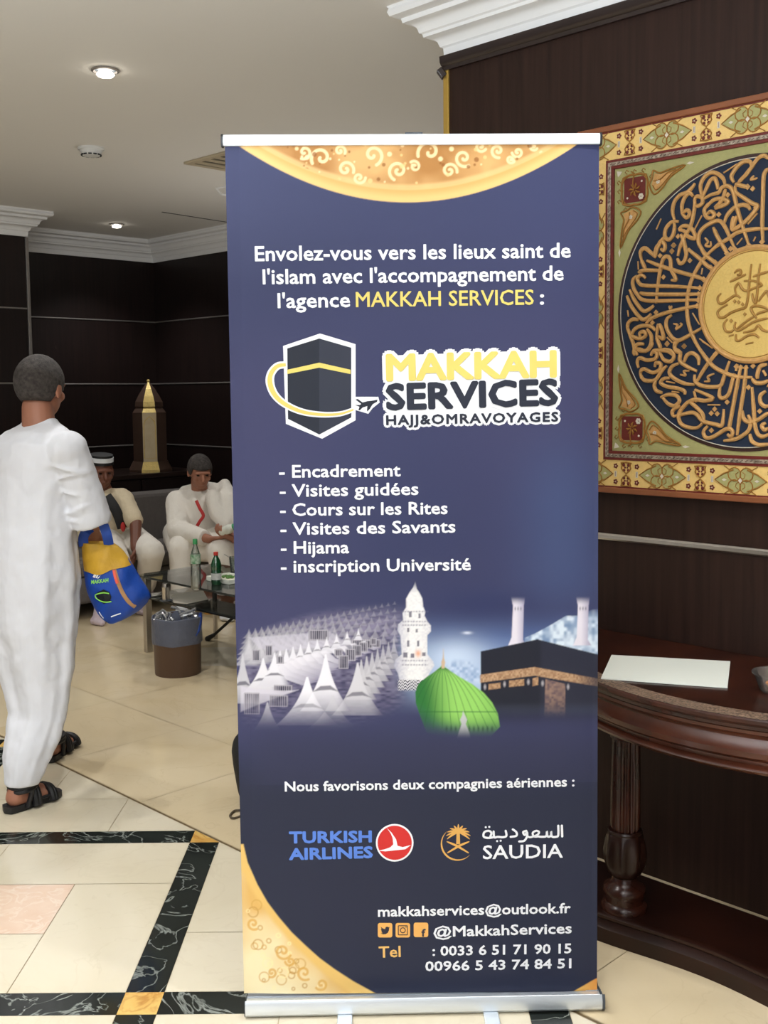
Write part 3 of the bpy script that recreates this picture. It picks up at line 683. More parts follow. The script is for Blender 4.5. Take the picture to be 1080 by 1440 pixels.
def text(s, x0, y0, x1, y1, cap, rgb, bold=0.5, lift=3, spacing=1.0, halo=0.0):
    """lettering from artwork point (x0, y0) to (x1, y1) on its baseline; bold = stroke weight added in artwork px, halo = outline beyond that"""
    if 'H' not in _cap: _cap['H'] = max(v[1] for v in text_mesh('H', 0.0)[0])
    vs, fs = text_mesh(s, 0.0, spacing); mnx, mxx = min(v[0] for v in vs), max(v[0] for v in vs)
    p0, p1 = Vector(ban(x0 + bold, y0 - bold)), Vector(ban(x1 - bold, y1 - bold)); ax = p1 - p0; wid = ax.length; ax.normalize(); ay = Vector((-ax.y, ax.x))
    unit = wid / max(1.0, (x1 - x0 - 2 * bold))
    sx = wid / (mxx - mnx); sy = unit * (cap - 2 * bold) / _cap['H']; c_ = lin(rgb)
    shifts = [(0.0, 0.0)]
    for rad in ([bold] if not halo else [bold, bold + halo * 0.5, bold + halo]):
        if rad > 0: shifts += [(rad * unit * math.cos(2 * math.pi * k / 12), rad * unit * math.sin(2 * math.pi * k / 12)) for k in range(12)]
    for n_, (hx, hy) in enumerate(shifts):
        o_ = len(verts)
        for (x, y) in vs:
            q = p0 + ax * ((x - mnx) * sx + hx) + ay * (y * sy + hy); verts.append(tuple(ban3(q.x, q.y, LIFT * lift + 6e-6 * (len(shifts) - n_)))); cols.append(c_)
        for f in fs: faces.append(tuple(i + o_ for i in f))
WH, YE, INKD = (236, 238, 244), (226, 206, 112), (44, 48, 62)
text('Envolez-vous vers les lieux saint de', 358.5, 367.5, 802.5, 362.5, 21, WH, 0.6)
text("l'islam avec l'accompagnement de", 369.5, 400, 792.5, 394.5, 21, WH, 0.6)
text("l'agence", 390.5, 433.5, 492.5, 432, 21, WH, 0.6)
text('MAKKAH SERVICES', 500.5, 432, 750.5, 428.5, 21, YE, 0.35)
text(':', 759, 428.5, 765, 428.5, 21, WH, 0.7)
# emblem: hexagonal cube with a gold band and orbit
hexo = [(398, 486.5), (450, 469), (500, 484), (500, 591), (453, 617), (402, 596)]
shape(hexo, WH, 1)
shape([(404, 490), (449, 476), (449, 611), (405, 589)], (38, 42, 54), 2); shape([(449, 476), (494, 489), (494, 587), (449, 611)], (50, 54, 68), 2)
shape([(404, 520), (449, 510), (449, 517), (404, 526)], YE, 3); shape([(449, 510), (493, 520), (493, 526), (449, 517)], YE, 3)
orb = spline([(402, 513, 0), (390, 515, 0), (381, 526, 0), (380, 540, 0), (387, 556, 0), (402, 569, 0), (425, 579, 0), (452, 583, 0), (478, 582, 0), (497, 576, 0)], 5)
def strip(pts, ws, rgb, lift):
    """a continuous ribbon of varying half-width"""
    o_ = len(verts); c_ = lin(rgb); n_ = len(pts)
    for i in range(n_):
        d = pts[min(i + 1, n_ - 1)] - pts[max(i - 1, 0)]; nn = Vector((-d.y, d.x, 0)).normalized()
        for sg in (1, -1):
            q = pts[i] + nn * (ws[i] * sg); u_, w_ = ban(q.x, q.y); verts.append(tuple(ban3(u_, w_, LIFT * lift))); cols.append(c_)
    for i in range(n_ - 1): faces.append((o_ + 2 * i, o_ + 2 * i + 1, o_ + 2 * i + 3, o_ + 2 * i + 2))
k = len(orb)
strip(orb, [6.2 - 4.6 * abs(i / k - 0.3) for i in range(k)], WH, 4)
strip(orb, [3.6 - 3.9 * abs(i / k - 0.35) if 3.6 - 3.9 * abs(i / k - 0.35) > 0.9 else 0.9 for i in range(k)], YE, 5)
plane_ = [(500, 562), (503, 561), (510, 566), (517, 564), (523, 563.5), (531, 562), (530, 565), (524, 568.5), (520, 575), (517, 578), (516, 578), (516.5, 571), (510, 573), (506, 577), (504, 577), (505.5, 572), (499, 569.5), (506, 569.5), (508, 568)]
cxp = sum(p[0] for p in plane_) / len(plane_); cyp = sum(p[1] for p in plane_) / len(plane_)
strip([Vector(p + (0,)) for p in plane_ + plane_[:1]], [2.2] * (len(plane_) + 1), WH, 2)
shape([(500, 558), (532, 558), (534, 566), (524, 574), (518, 582), (498, 576)], WH, 1.3)
shape(plane_, (38, 42, 54), 3)
for (s, x0, y0, x1, y1, cap, rgb, bo, sp, ob) in [('MAKKAH', 543, 536.5, 783, 531, 38.5, YE, 2.2, 1.0, 5.0), ('SERVICES', 543, 577.5, 785, 570.5, 38, INKD, 2.2, 1.0, 5.0), ('HAJJ&OMRAVOYAGES', 543, 598, 785, 593, 14, INKD, 0.7, 1.15, 3.6)]:
    text(s, x0, y0, x1, y1, cap, WH, bo, 2, sp, halo=ob); text(s, x0, y0, x1, y1, cap, rgb, bo, 5, sp)
shape([(548, 500), (780, 492), (782, 590), (546, 594)], WH, 1)
for (s, x0, y0, x1, y1) in [('- Encadrement', 392.5, 672, 563.5, 670), ('- Visites guidées', 393.5, 699, 588.5, 696), ('- Cours sur les Rites', 394, 725.8, 629.5, 723), ('- Visites des Savants', 394.5, 752.5, 640.5, 749), ('- Hijama', 395, 779, 491, 778), ('- inscription Université', 395, 805.5, 662, 802)]:
    text(s, x0, y0, x1, y1, 18, WH, 0.55)
text('Nous favorisons deux compagnies aériennes :', 400.5, 1113, 808, 1106, 14.5, WH, 0.5)
text('TURKISH', 406.5, 1186, 523, 1184.5, 17.5, (92, 132, 218), 1.0); text('AIRLINES', 406.5, 1209.5, 524.5, 1206.5, 17.5, (92, 132, 218), 1.0)
disc(555, 1185, 26.5, (238, 240, 246), 1); disc(555, 1185, 24, (208, 52, 50), 2)
shape([(544, 1164), (551, 1171), (557, 1180), (559, 1189), (566, 1191), (578, 1188), (570, 1194), (556, 1195.5), (542, 1197), (532, 1196), (541, 1194), (549, 1191), (553, 1187), (552, 1178), (549, 1171)], (240, 240, 246), 3)
# palm and crossed sabres inside a crescent
GO = (222, 170, 92)
for k in range(26):
    a, b = math.radians(20 + 190 * k / 26), math.radians(20 + 190 * (k + 1) / 26); w0, w1 = 2.4 * math.sin(math.pi * k / 26), 2.4 * math.sin(math.pi * (k + 1) / 26)
    f_ = lambda an, r: (643 + r * math.cos(an + 0.35), 1187 + r * math.sin(an + 0.35))
    shape([f_(a, 23 - w0), f_(a, 23 + 0.2), f_(b, 23 + 0.2), f_(b, 23 - w1)], GO, 2)
shape([(642, 1170), (646.5, 1170), (647, 1187), (641.5, 1187)], GO, 2)
for k in range(11):
    a = math.radians(-200 + 22 * k); q = []
    for t in range(7):
        r_ = 17.0 * t / 6; q.append(Vector((644.5 + r_ * math.cos(a), 1170 + r_ * math.sin(a) * 0.78 + 5.5 * (t / 6) ** 2 * (0.35 + 0.65 * abs(math.cos(a))), 0)))
    strip(q, [0.6, 1.0, 1.35, 1.45, 1.25, 0.9, 0.35], GO, 3 + 0.04 * k)
strip(spline([(628, 1183, 0), (642, 1189, 0), (659, 1199, 0)], 4), [0.5, 1, 1.3, 1.5, 1.6, 1.5, 1.3, 1.1, 0.8], GO, 4); strip(spline([(660, 1183, 0), (646, 1189, 0), (629, 1199, 0)], 4), [0.5, 1, 1.3, 1.5, 1.6, 1.5, 1.3, 1.1, 0.8], GO, 4.1)
text('SAUDIA', 679, 1208, 791.5, 1206, 20, (238, 240, 246), 0.4)
text('makkahservices@outlook.fr', 531.5, 1289, 802.5, 1284, 15, WH, 0.5)
for (sx, sy) in ((541.5, 1308), (566.5, 1308), (592, 1307.5)):
    q = 10.2; r_ = 3.0; pts = []
    for (cx_, cy_, a0) in ((q - r_, -q + r_, -90), (q - r_, q - r_, 0), (-q + r_, q - r_, 90), (-q + r_, -q + r_, 180)):
        for t in range(5):
            a = math.radians(a0 + 22.5 * t); pts.append((sx + cx_ + r_ * math.cos(a), sy + cy_ + r_ * math.sin(a)))
    shape(pts, (238, 178, 98), 1)
dk = (52, 50, 62)
shape([(535, 1312.5), (538, 1312), (536, 1310), (537, 1309.5), (535.2, 1306.5), (536.6, 1306.6), (535.4, 1303), (538.5, 1305.5), (541.5, 1306.4), (542.3, 1303.6), (544.6, 1302.8), (546.4, 1303.8), (548, 1303.2), (547.2, 1305), (547, 1308), (545.4, 1311.4), (542.4, 1313.4), (538.8, 1313.6)], dk, 2)
ring(566.5, 1308, 2.9, 4.1, dk, 2, 20); disc(571, 1303.4, 0.9, dk, 2, 10)
for sgn in ((-6.4, -6.4, 6.4, -6.4), (6.4, -6.4, 6.4, 6.4), (6.4, 6.4, -6.4, 6.4), (-6.4, 6.4, -6.4, -6.4)):
    strip([Vector((566.5 + sgn[0], 1308 + sgn[1], 0)), Vector((566.5 + sgn[2], 1308 + sgn[3], 0))], [0.6, 0.6], dk, 2)
text('f', 592.5, 1317, 598.5, 1317, 11.5, dk, 0.5)
text('@MakkahServices', 609.5, 1317.5, 804, 1312.5, 15.5, WH, 0.5)
text('Tel', 532.7, 1346.5, 563.5, 1345.5, 16.5, (232, 186, 110), 0.4)
text(': 0033 6 51 71 90 15', 608, 1344, 803.5, 1340.5, 14.5, WH, 0.5)
text('00966 5 43 74 84 51', 598, 1365.5, 803.5, 1361.5, 14.5, WH, 0.5)
# the airline's Arabic name, drawn as pen strokes
def pen(pts, w, rgb=(238, 240, 246), lift=3, smooth_=True):
    q = spline([p + (0,) for p in pts], 5) if smooth_ and len(pts) > 2 else [Vector(p + (0,)) for p in pts]
    pen.k += 0.05; strip(q, [w] * len(q), rgb, lift + pen.k); disc(q[0].x, q[0].y, w, rgb, lift + pen.k + 0.015, 10); disc(q[-1].x, q[-1].y, w, rgb, lift + pen.k + 0.03, 10)
pen.k = 0.0
pen([(790, 1161), (790.5, 1176)], 1.6)
pen([(785, 1161), (785, 1174), (782, 1176.5), (776, 1176), (775, 1169), (774.5, 1175), (770, 1176), (769, 1169), (768, 1175.5), (762, 1176.5), (757, 1176)], 1.5)
pen([(757, 1176), (751, 1176), (749, 1171), (754, 1168), (758, 1170), (755, 1174), (746, 1177), (742, 1176)], 1.4)
pen([(740, 1168), (735.5, 1170), (738, 1174), (741, 1170), (741, 1176), (737, 1182), (730, 1183)], 1.5)
pen([(721, 1166), (726, 1170), (726, 1175), (718, 1176.5)], 1.5)
pen([(711, 1168), (712, 1175), (707, 1177), (700, 1176.5), (695, 1177), (694, 1169)], 1.5)
pen([(694, 1177), (686, 1178), (680, 1176), (681, 1170), (687, 1168), (691, 1171), (689, 1177)], 1.5)
for (sx, sy) in ((683, 1163), (688, 1162.5), (699, 1182.5), (704, 1182)): disc(sx, sy, 1.5, (238, 240, 246), 3, 12)

M['vinyl'] = bpy.data.materials.new('printed_vinyl'); M['vinyl'].use_nodes = True
nt = M['vinyl'].node_tree; at_ = nt.nodes.new('ShaderNodeAttribute'); at_.attribute_name = 'ink'
nt.links.new(at_.outputs['Color'], nt.nodes['Principled BSDF'].inputs['Base Color']); nt.nodes['Principled BSDF'].inputs['Roughness'].default_value = 0.5; nt.nodes['Principled BSDF'].inputs['Specular IOR Level'].default_value = 0.25
me = bpy.data.meshes.new('printed_film'); me.from_pydata(verts, [], faces); me.materials.append(M['vinyl'])
ca = me.color_attributes.new('ink', 'FLOAT_COLOR', 'POINT'); arr = np.ones((len(verts), 4), dtype=np.float32); arr[:, :3] = np.array(cols); ca.data.foreach_set('color', arr.ravel()); me.update()
fo = bpy.data.objects.new('printed_film', me); C.objects.link(fo); attach(fo, banner)

# stand: base cassette, end caps, swivel feet, pole, top rail with its clip
zr = Vector((0, 0, 1)); bw = (base_r - base_l).length
def extrude_profile(prof, u0, u1, name, m, smooth=35, parent=banner):
    """profile (toward viewer, z) extruded along the banner"""
    mb = MB(); n_ = len(prof); vs = []
    for u_ in (u0, u1):
        for (d_, z_) in prof: vs.append(bmid + BA * u_ - BN * 0.045 + BN * d_ + zr * z_)
    mb.add(vs, [tuple(range(n_))[::-1], tuple(range(n_, 2 * n_))] + [(i, (i + 1) % n_, n_ + (i + 1) % n_, n_ + i) for i in range(n_)])
    return mb.build(name, m, parent, smooth=smooth)
zb = ban(580, 1398)[1]
base_prof = [(0.038, 0.004), (0.045, 0.012), (0.046, 0.030), (0.040, 0.045), (0.026, zb - 0.008), (0.016, zb), (0.003, zb), (0.003, zb - 0.006), (-0.003, zb - 0.006), (-0.003, zb), (-0.03, zb - 0.006), (-0.046, 0.03), (-0.046, 0.006), (-0.04, 0.003)]
cas = extrude_profile(base_prof, -bw / 2, bw / 2, 'base_cassette', M['alu'])
for s_ in (-1, 1):
    q = bw / 2
    extrude_profile([(a * 1.03, b * 1.02) for a, b in base_prof], s_ * q - 0.0015, s_ * q + 0.0035 * s_ + 0.0015, 'end_cap', M['grey_plastic'], parent=cas)
for (px, off) in ((485, 0), (692, 0)):
    p = at_z(px, 1437, 0); u_ = (p - bmid).dot(BA)
    MB().box(bmid + BA * u_ + BN * 0.06 - BN * 0.045 + zr * 0.004, (0.018, 0.11, 0.004), 0, BA, BN).build('foot', M['alu'], cas, bevel=0.002)
zt = tl[1]; ztop = ban(580, 189)[1]
MB().tube([FP - BN * 0.016 + zr * 0.03 + BA * 0.02, FP - BN * 0.016 + zr * (ztop - 0.004) + BA * 0.0], 0.0065, 12).build('pole', M['alu'], banner, smooth=True)
rl, rr_ = ban(312.5, 192)[0], ban(844.5, 188)[0]
rail_prof = [(0.006, zt - 0.004), (0.0085, zt + 0.002), (0.0085, ztop - 0.006), (0.004, ztop), (-0.006, ztop), (-0.009, ztop - 0.005), (-0.009, zt), (-0.004, zt - 0.004)]
M['rail_alu'] = mat('satin_rail', (236, 242, 248), 0.3, 0.25, vary=0.02)
trl = extrude_profile(rail_prof, rl, rr_, 'top_rail', M['rail_alu'])
for u_ in (rl, rr_): extrude_profile([(a * 1.15, zt - 0.006 if b < zt + 0.001 else b + 0.0015) for a, b in rail_prof], u_ - 0.0025, u_ + 0.0025, 'end_cap', M['black_plastic'], parent=trl)
u_ = ban(582, 188)[0]; MB().box(FP + BA * u_ - BN * 0.008 + zr * (ztop + 0.001), (0.02, 0.009, 0.004), 0, BA, BN).build('clip', M['grey_plastic'], trl, bevel=0.001)

# ================================================================ right wall frame of reference
WC = 4.02
def wp(s, d, z):
    """s along the right wall, d out from it"""
    return Vector(((WC - math.sqrt(2) * d + math.sqrt(2) * s) / 2, (WC - math.sqrt(2) * d - math.sqrt(2) * s) / 2, z))
WA, WN = Vector((S2, -S2, 0)), Vector((-S2, -S2, 0))
def sz(px, py, d=0.03):
    p = on_plane(px, py, wp(0, d, 0), WN); return ((p.x - p.y) * S2, p.z)

# ---------------------------------------------------------------- embroidered calligraphy panel
M['p_frame'] = mat('panel_brown_frame', (140, 82, 48), 0.45, vary=0.2)
M['p_cream'] = mat('panel_cream_gold', (236, 200, 124), 0.5, 0.05, vary=0.08, scale=90, bump=0.2, bump_scale=300)
M['p_red'] = mat('panel_dark_red', (110, 30, 20), 0.5, vary=0.2, scale=60)
M['p_silver'] = mat('panel_silver_braid', (192, 176, 158), 0.35, 0.4, rgb2=(120, 106, 92), scale=120, detail=1)
M['p_green'] = mat('panel_sage_green', (170, 166, 108), 0.6, vary=0.08, scale=80, bump=0.2, bump_scale=300)
M['p_gold'] = mat('gold_thread', (214, 164, 100), 0.42, 0.15, vary=0.18, scale=120, bump=0.3, bump_scale=400)
M['p_ogold'] = mat('old_gold_thread', (168, 118, 50), 0.5, 0.2, vary=0.2, scale=150)
M['p_navy'] = mat('panel_navy_velvet', (22, 38, 62), 0.8, vary=0.25, scale=200, sheen=0.0)
M['p_disc'] = mat('panel_gold_cloth', (228, 194, 112), 0.5, 0.05, vary=0.06, scale=150, bump=0.2, bump_scale=300)
M['p_brown'] = mat('panel_dark_brown', (58, 30, 22), 0.5, vary=0.2)
M['p_white'] = mat('panel_white_thread', (214, 206, 190), 0.5, vary=0.05)
PS, PZ, PH = -1.412, 1.7335, 0.5505
FI = 0.422
MC = sz(1057.5, 428)      # middle of the inner gold disc as it hangs
pan = thing('calligraphy_panel', 'square embroidered Arabic calligraphy panel with navy roundel hung on the brown wood wall', 'wall panel', wp(PS, 0, PZ - PH))
def P3(s, z, d): return wp(PS + s, d, PZ + z)
def frame_ring(h0, h1, d0, d1, name, m, bevel=0.0):
    mb = MB()
    for (a, b) in (((-h1, -h1), (h1, -h0)), ((-h1, h0), (h1, h1)), ((-h1, -h0), (-h0, h0)), ((h0, -h0), (h1, h0))):
        c_ = P3((a[0] + b[0]) / 2, (a[1] + b[1]) / 2, (d0 + d1) / 2); mb.box(c_, ((b[0] - a[0]) / 2, (d1 - d0) / 2, (b[1] - a[1]) / 2), 0, WA, WN)
    return mb.build(name, m, pan, bevel=bevel)
def flat_disc(r, d0, d1, name, m, c=(0, 0), n=96):
    mb = MB(); ring_ = [(c[0] + r * math.cos(2 * math.pi * k / n), c[1] + r * math.sin(2 * math.pi * k / n)) for k in range(n)]
    mb.slab([P3(a, b, d0) for a, b in ring_], WN, d1 - d0); return mb.build(name, m, pan)
def hoop(r, w, d, name, m, c=(0, 0), n=96, seg=8):
    return MB().tube([P3(c[0] + r * math.cos(2 * math.pi * k / n), c[1] + r * math.sin(2 * math.pi * k / n), d) for k in range(n)], w, seg, closed=True).build(name, m, pan, smooth=True)
frame_ring(0.533, PH, 0.0, 0.032, 'frame', M['p_frame'], 0.003)
frame_ring(0.449, 0.533, 0.0, 0.024, 'border', M['p_cream'])
frame_ring(0.529, 0.534, 0.023, 0.026, 'border_line', M['p_red'])
frame_ring(0.441, 0.449, 0.0, 0.027, 'inner_moulding', M['p_red'], 0.001)
frame_ring(0.430, 0.441, 0.0, 0.029, 'silver_braid', M['p_silver'], 0.001)
frame_ring(0.421, 0.430, 0.0, 0.027, 'inner_moulding', M['p_red'], 0.001)
MB().box(P3(0, 0, 0.01), (0.422, 0.01, 0.422), 0, WA, WN).build('field', M['p_green'], pan)
RC = (0.0, -0.006)
rdl = flat_disc(0.404, 0.019, 0.0225, 'roundel_rim', M['p_brown'], RC)
rdl = flat_disc(0.394, 0.022, 0.0245, 'roundel', M['p_navy'], RC)
attach(hoop(0.393, 0.0013, 0.0248, 'silver_cord', M['p_white'], RC), rdl)
MCr = (MC[0] - PS, MC[1] - PZ)
MR = 0.154
mdl = flat_disc(MR, 0.024, 0.029, 'medallion', M['p_disc'], MCr)
attach(hoop(MR, 0.0075, 0.027, 'medallion_rim', M['p_gold'], MCr), mdl)
attach(hoop(MR - 0.010, 0.0012, 0.0292, 'medallion_line', M['p_ogold'], MCr), mdl)
br = MB()
for side in range(4):
    for k in range(62):
        q = -0.43 + 0.014 * k; a = 0.4355
        if side == 0: p, X = (q, a), 1
        elif side == 1: p, X = (q, -a), 1
        elif side == 2: p, X = (a, q), 0
        else: p, X = (-a, q), 0
        dx, dz = (0.0035, 0.0016) if X else (0.0016, 0.0035)
        br.tube([P3(p[0] - dx, p[1] - dz, 0.0288), P3(p[0] + dx, p[1] + dz, 0.0288)], 0.0011, 5)
br.build('braid_stitch', M['p_brown'], pan)

# border motifs (drawn on a local x along the border, y across it)
class Thread:
    """adds shapes in one thread colour to the motif being embroidered"""
    cur = None
    def __init__(self, mi): self.mi = mi
    def tube(self, pts, r, seg=8, closed=False): Thread.cur.tube(pts, r, seg, self.mi, closed)
    def slab(self, poly, n, t): Thread.cur.slab(poly, n, t, self.mi)
    def ball(self, c, r, seg, rings, mi, X, Y, Z): Thread.cur.ball(c, r, seg, rings, self.mi, X, Y, Z)
G_, R_, O_, W_, L_g = [Thread(i) for i in range(5)]
THREADS = [M['p_gold'], M['p_red'], M['p_ogold'], M['p_white'], M['p_green']]
def motif(fn, name, *a):
    Thread.cur = MB(); fn(*a); return Thread.cur.build(name, THREADS, pan, smooth=50)
def motif_xf(cx, cy, rot):
    ca_, sa_ = math.cos(rot), math.sin(rot)
    return lambda x, y, d: P3(cx + x * ca_ - y * sa_, cy + x * sa_ + y * ca_, d)
def quatrefoil(cx, cy, rot):
    f = motif_xf(cx, cy, rot)
    for sx in (-1, 1):       # pointed side leaves
        L_g.slab([f(sx * 0.075, 0, 0.024), f(sx * 0.045, 0.022, 0.024), f(sx * 0.018, 0.012, 0.024), f(sx * 0.018, -0.012, 0.024), f(sx * 0.045, -0.022, 0.024)], WN, 0.0012)
        O_.tube([f(sx * 0.020, 0.030, 0.0255), f(sx * 0.05, 0.018, 0.0255), f(sx * 0.077, 0, 0.0255), f(sx * 0.05, -0.018, 0.0255), f(sx * 0.020, -0.030, 0.0255)], 0.0022, 6)
        W_.slab([f(sx * 0.056, 0, 0.0252), f(sx * 0.049, 0.004, 0.0252), f(sx * 0.041, 0, 0.0252), f(sx * 0.049, -0.004, 0.0252)], WN, 0.0008)
        for sy in (-1, 1):   # four lobes
            c_ = (sx * 0.018, sy * 0.017); lob = [(c_[0] + 0.019 * math.cos(t * math.pi / 6), c_[1] + 0.019 * math.sin(t * math.pi / 6)) for t in range(12)]
            L_g.slab([f(a, b, 0.0243) for a, b in lob], WN, 0.0012)
            O_.tube([f(a, b, 0.0258) for a, b in lob], 0.0018, 6, closed=True)
            O_.tube([f(sx * 0.002, sy * 0.004, 0.0262), f(sx * 0.012, sy * 0.008, 0.0262), f(sx * 0.014, sy * 0.018, 0.0262), f(sx * 0.006, sy * 0.024, 0.0262)], 0.0012, 5)
            O_.tube([f(sx * 0.014, sy * 0.037, 0.0256), f(sx * 0.034, sy * 0.030, 0.0256), f(sx * 0.05, sy * 0.040, 0.0256)], 0.0015, 5)
    W_.slab([f(0.006, 0, 0.026), f(0, 0.009, 0.026), f(-0.006, 0, 0.026), f(0, -0.009, 0.026)], WN, 0.001)
def hourglass(cx, cy, rot):
    f = motif_xf(cx, cy, rot)
    for sy in (-1, 1):
        O_.tube([f(a * 0.018, sy * b, 0.0255) for a, b in ((0, 0.002), (0.6, 0.010), (0.9, 0.018), (0.75, 0.026), (1.0, 0.034), (0, 0.036), (-1.0, 0.034), (-0.75, 0.026), (-0.9, 0.018), (-0.6, 0.010))], 0.0022, 6, closed=True)
        for sx in (-1, 1):
            R_.ball(f(sx * 0.007, sy * 0.012, 0.025), (0.0045, 0.0045, 0.002), 8, 6, 0, WA, Vector((0, 0, 1)), WN)
            R_.ball(f(sx * 0.008, sy * 0.028, 0.025), (0.005, 0.006, 0.002), 8, 6, 0, WA, Vector((0, 0, 1)), WN)
            R_.ball(f(sx * 0.004, sy * 0.020, 0.025), (0.003, 0.003, 0.002), 8, 6, 0, WA, Vector((0, 0, 1)), WN)
    for sx in (-1, 1):
        W_.slab([f(sx * 0.037 + a * 0.0035, b * 0.009, 0.0245) for a, b in ((-1, -1), (1, -1), (1, 1), (-1, 1))], WN, 0.001)
        R_.slab([f(sx * 0.037 + a * 0.0006, b * 0.007, 0.0256) for a, b in ((-1, -1), (1, -1), (1, 1), (-1, 1))], WN, 0.0006)
        for sy in (-1, 1):
            for k in range(5):
                a = 2 * math.pi * k / 5
                R_.ball(f(sx * 0.037 + 0.0052 * math.cos(a), sy * 0.024 + 0.0052 * math.sin(a), 0.0245), (0.0034, 0.0034, 0.0014), 7, 5, 0, WA, Vector((0, 0, 1)), WN)
            W_.ball(f(sx * 0.037, sy * 0.024, 0.0255), (0.002, 0.002, 0.0012), 6, 5, 0, WA, Vector((0, 0, 1)), WN)
BC = 0.491
for side, rot in ((0, 0), (1, 0), (2, math.pi / 2), (3, math.pi / 2)):
    for k in range(9):
        q = -BC + k * BC / 4
        pos = [(q, BC), (q, -BC), (BC, q), (-BC, q)][side]
        if k in (0, 8):
            if side < 2: motif(quatrefoil, 'border_motif', pos[0], pos[1], 0)
            continue
        motif(quatrefoil if k % 2 == 0 else hourglass, 'border_motif', pos[0], pos[1], rot)
# corner ornaments of the field
def corner(sx, sy):
    cx, cy = sx * 0.352, sy * 0.352
    f = lambda x, y, d: P3(cx + sx * x, cy + sy * y, d)
    R_.slab([f(a, b, 0.020) for a, b in ((-0.036, -0.03), (-0.03, -0.036), (0.03, -0.036), (0.036, -0.03), (0.036, 0.03), (0.03, 0.036), (-0.03, 0.036), (-0.036, 0.03))], WN, 0.001)
    pts = []
    for k in range(48):
        a = 2 * math.pi * k / 48; r_ = 0.047 + 0.0055 * abs(math.cos(2 * a)) ** 0.5 * -1 + 0.006 * abs(math.sin(2 * a))
        pts.append(f(r_ * math.cos(a) * 1.02, r_ * math.sin(a) * 1.02, 0.0225))
    O_.tube(pts, 0.0032, 6, closed=True)
    O_.tube([f(0.041 * math.cos(2 * math.pi * k / 40) * (1 + 0.16 * abs(math.sin(4 * math.pi * k / 40))), 0.041 * math.sin(2 * math.pi * k / 40) * (1 + 0.16 * abs(math.sin(4 * math.pi * k / 40))), 0.0218) for k in range(40)], 0.0018, 6, closed=True)
    for k in range(7):
        a = 2 * math.pi * k / 7
        O_.tube([f(0.004 * math.cos(a), 0.004 * math.sin(a), 0.0222), f(0.013 * math.cos(a + 0.2), 0.013 * math.sin(a + 0.2), 0.0235), f(0.02 * math.cos(a), 0.02 * math.sin(a), 0.0222)], [0.0015, 0.0035, 0.001], 6)
    O_.tube([f(0.003, 0.0, 0.0225), f(0.006, 0.02, 0.0225), f(0.002, 0.046, 0.023), f(0.012, 0.054, 0.0225)], 0.002, 6)
    for k in range(6):
        a = math.pi * k / 3; W_.ball(f(-0.022 + 0.0055 * math.cos(a), -0.022 + 0.0055 * math.sin(a), 0.0222), (0.0042, 0.0042, 0.0012), 8, 5, 0, WA, Vector((0, 0, 1)), WN)
    for (x, y) in ((-0.024, 0.022), (0.024, -0.022)): W_.ball(f(x, y, 0.0222), (0.0035, 0.0035, 0.0012), 8, 5, 0, WA, Vector((0, 0, 1)), WN)
    for swap in (0, 1):      # paisley leaves running away from the corner
        g = (lambda x, y, d: f(x, y, d)) if not swap else (lambda x, y, d: f(y, x, d))
        leaf = spline([g(a, b, 0.0222) for a, b in ((-0.050, 0.006), (-0.066, -0.022), (-0.092, -0.008), (-0.118, 0.020), (-0.165, 0.046), (-0.115, 0.042), (-0.084, 0.036), (-0.062, 0.046), (-0.058, 0.026))], 4, True)
        O_.tube(leaf, 0.0026, 6, closed=True)
        O_.tube(spline([g(a, b, 0.0218) for a, b in ((-0.060, 0.004), (-0.072, -0.010), (-0.094, 0.004), (-0.120, 0.028), (-0.150, 0.042))], 4), 0.0016, 6)
        O_.tube(spline([g(a, b, 0.0216) for a, b in ((-0.064, 0.016), (-0.084, 0.018), (-0.11, 0.034), (-0.135, 0.038))], 4), 0.0022, 6)
        G_.slab([g(a, b, 0.0202) for a, b in ((-0.056, 0.006), (-0.068, -0.014), (-0.092, -0.002), (-0.118, 0.024), (-0.15, 0.042), (-0.115, 0.038), (-0.084, 0.032), (-0.066, 0.038))], WN, 0.0008)
        for k in range(5):
            a = 2 * math.pi * k / 5; W_.ball(g(-0.078 + 0.0038 * math.cos(a), 0.012 + 0.0038 * math.sin(a), 0.0225), (0.003, 0.003, 0.001), 7, 5, 0, WA, Vector((0, 0, 1)), WN)
        W_.slab([g(a, b, 0.0203) for a, b in ((-0.168, 0.050), (-0.178, 0.054), (-0.192, 0.050), (-0.178, 0.046))], WN, 0.0008)
        for (x, y) in ((0.052, -0.03), (0.052, 0.0), (0.054, 0.026), (0.03, -0.056)): 
            O_.tube([g(x - 0.006, y, 0.0215), g(x, y + 0.007, 0.0215), g(x + 0.006, y + 0.002, 0.0215), g(x + 0.001, y - 0.005, 0.0215)], 0.0015, 5)
    W_.slab([f(a, b, 0.0203) for a, b in ((0.062, 0.062), (0.044, 0.058), (0.05, 0.05), (0.058, 0.044))], WN, 0.001)
for sx in (-1, 1):
    for sy in (-1, 1): motif(corner, 'corner_ornament', sx, sy)
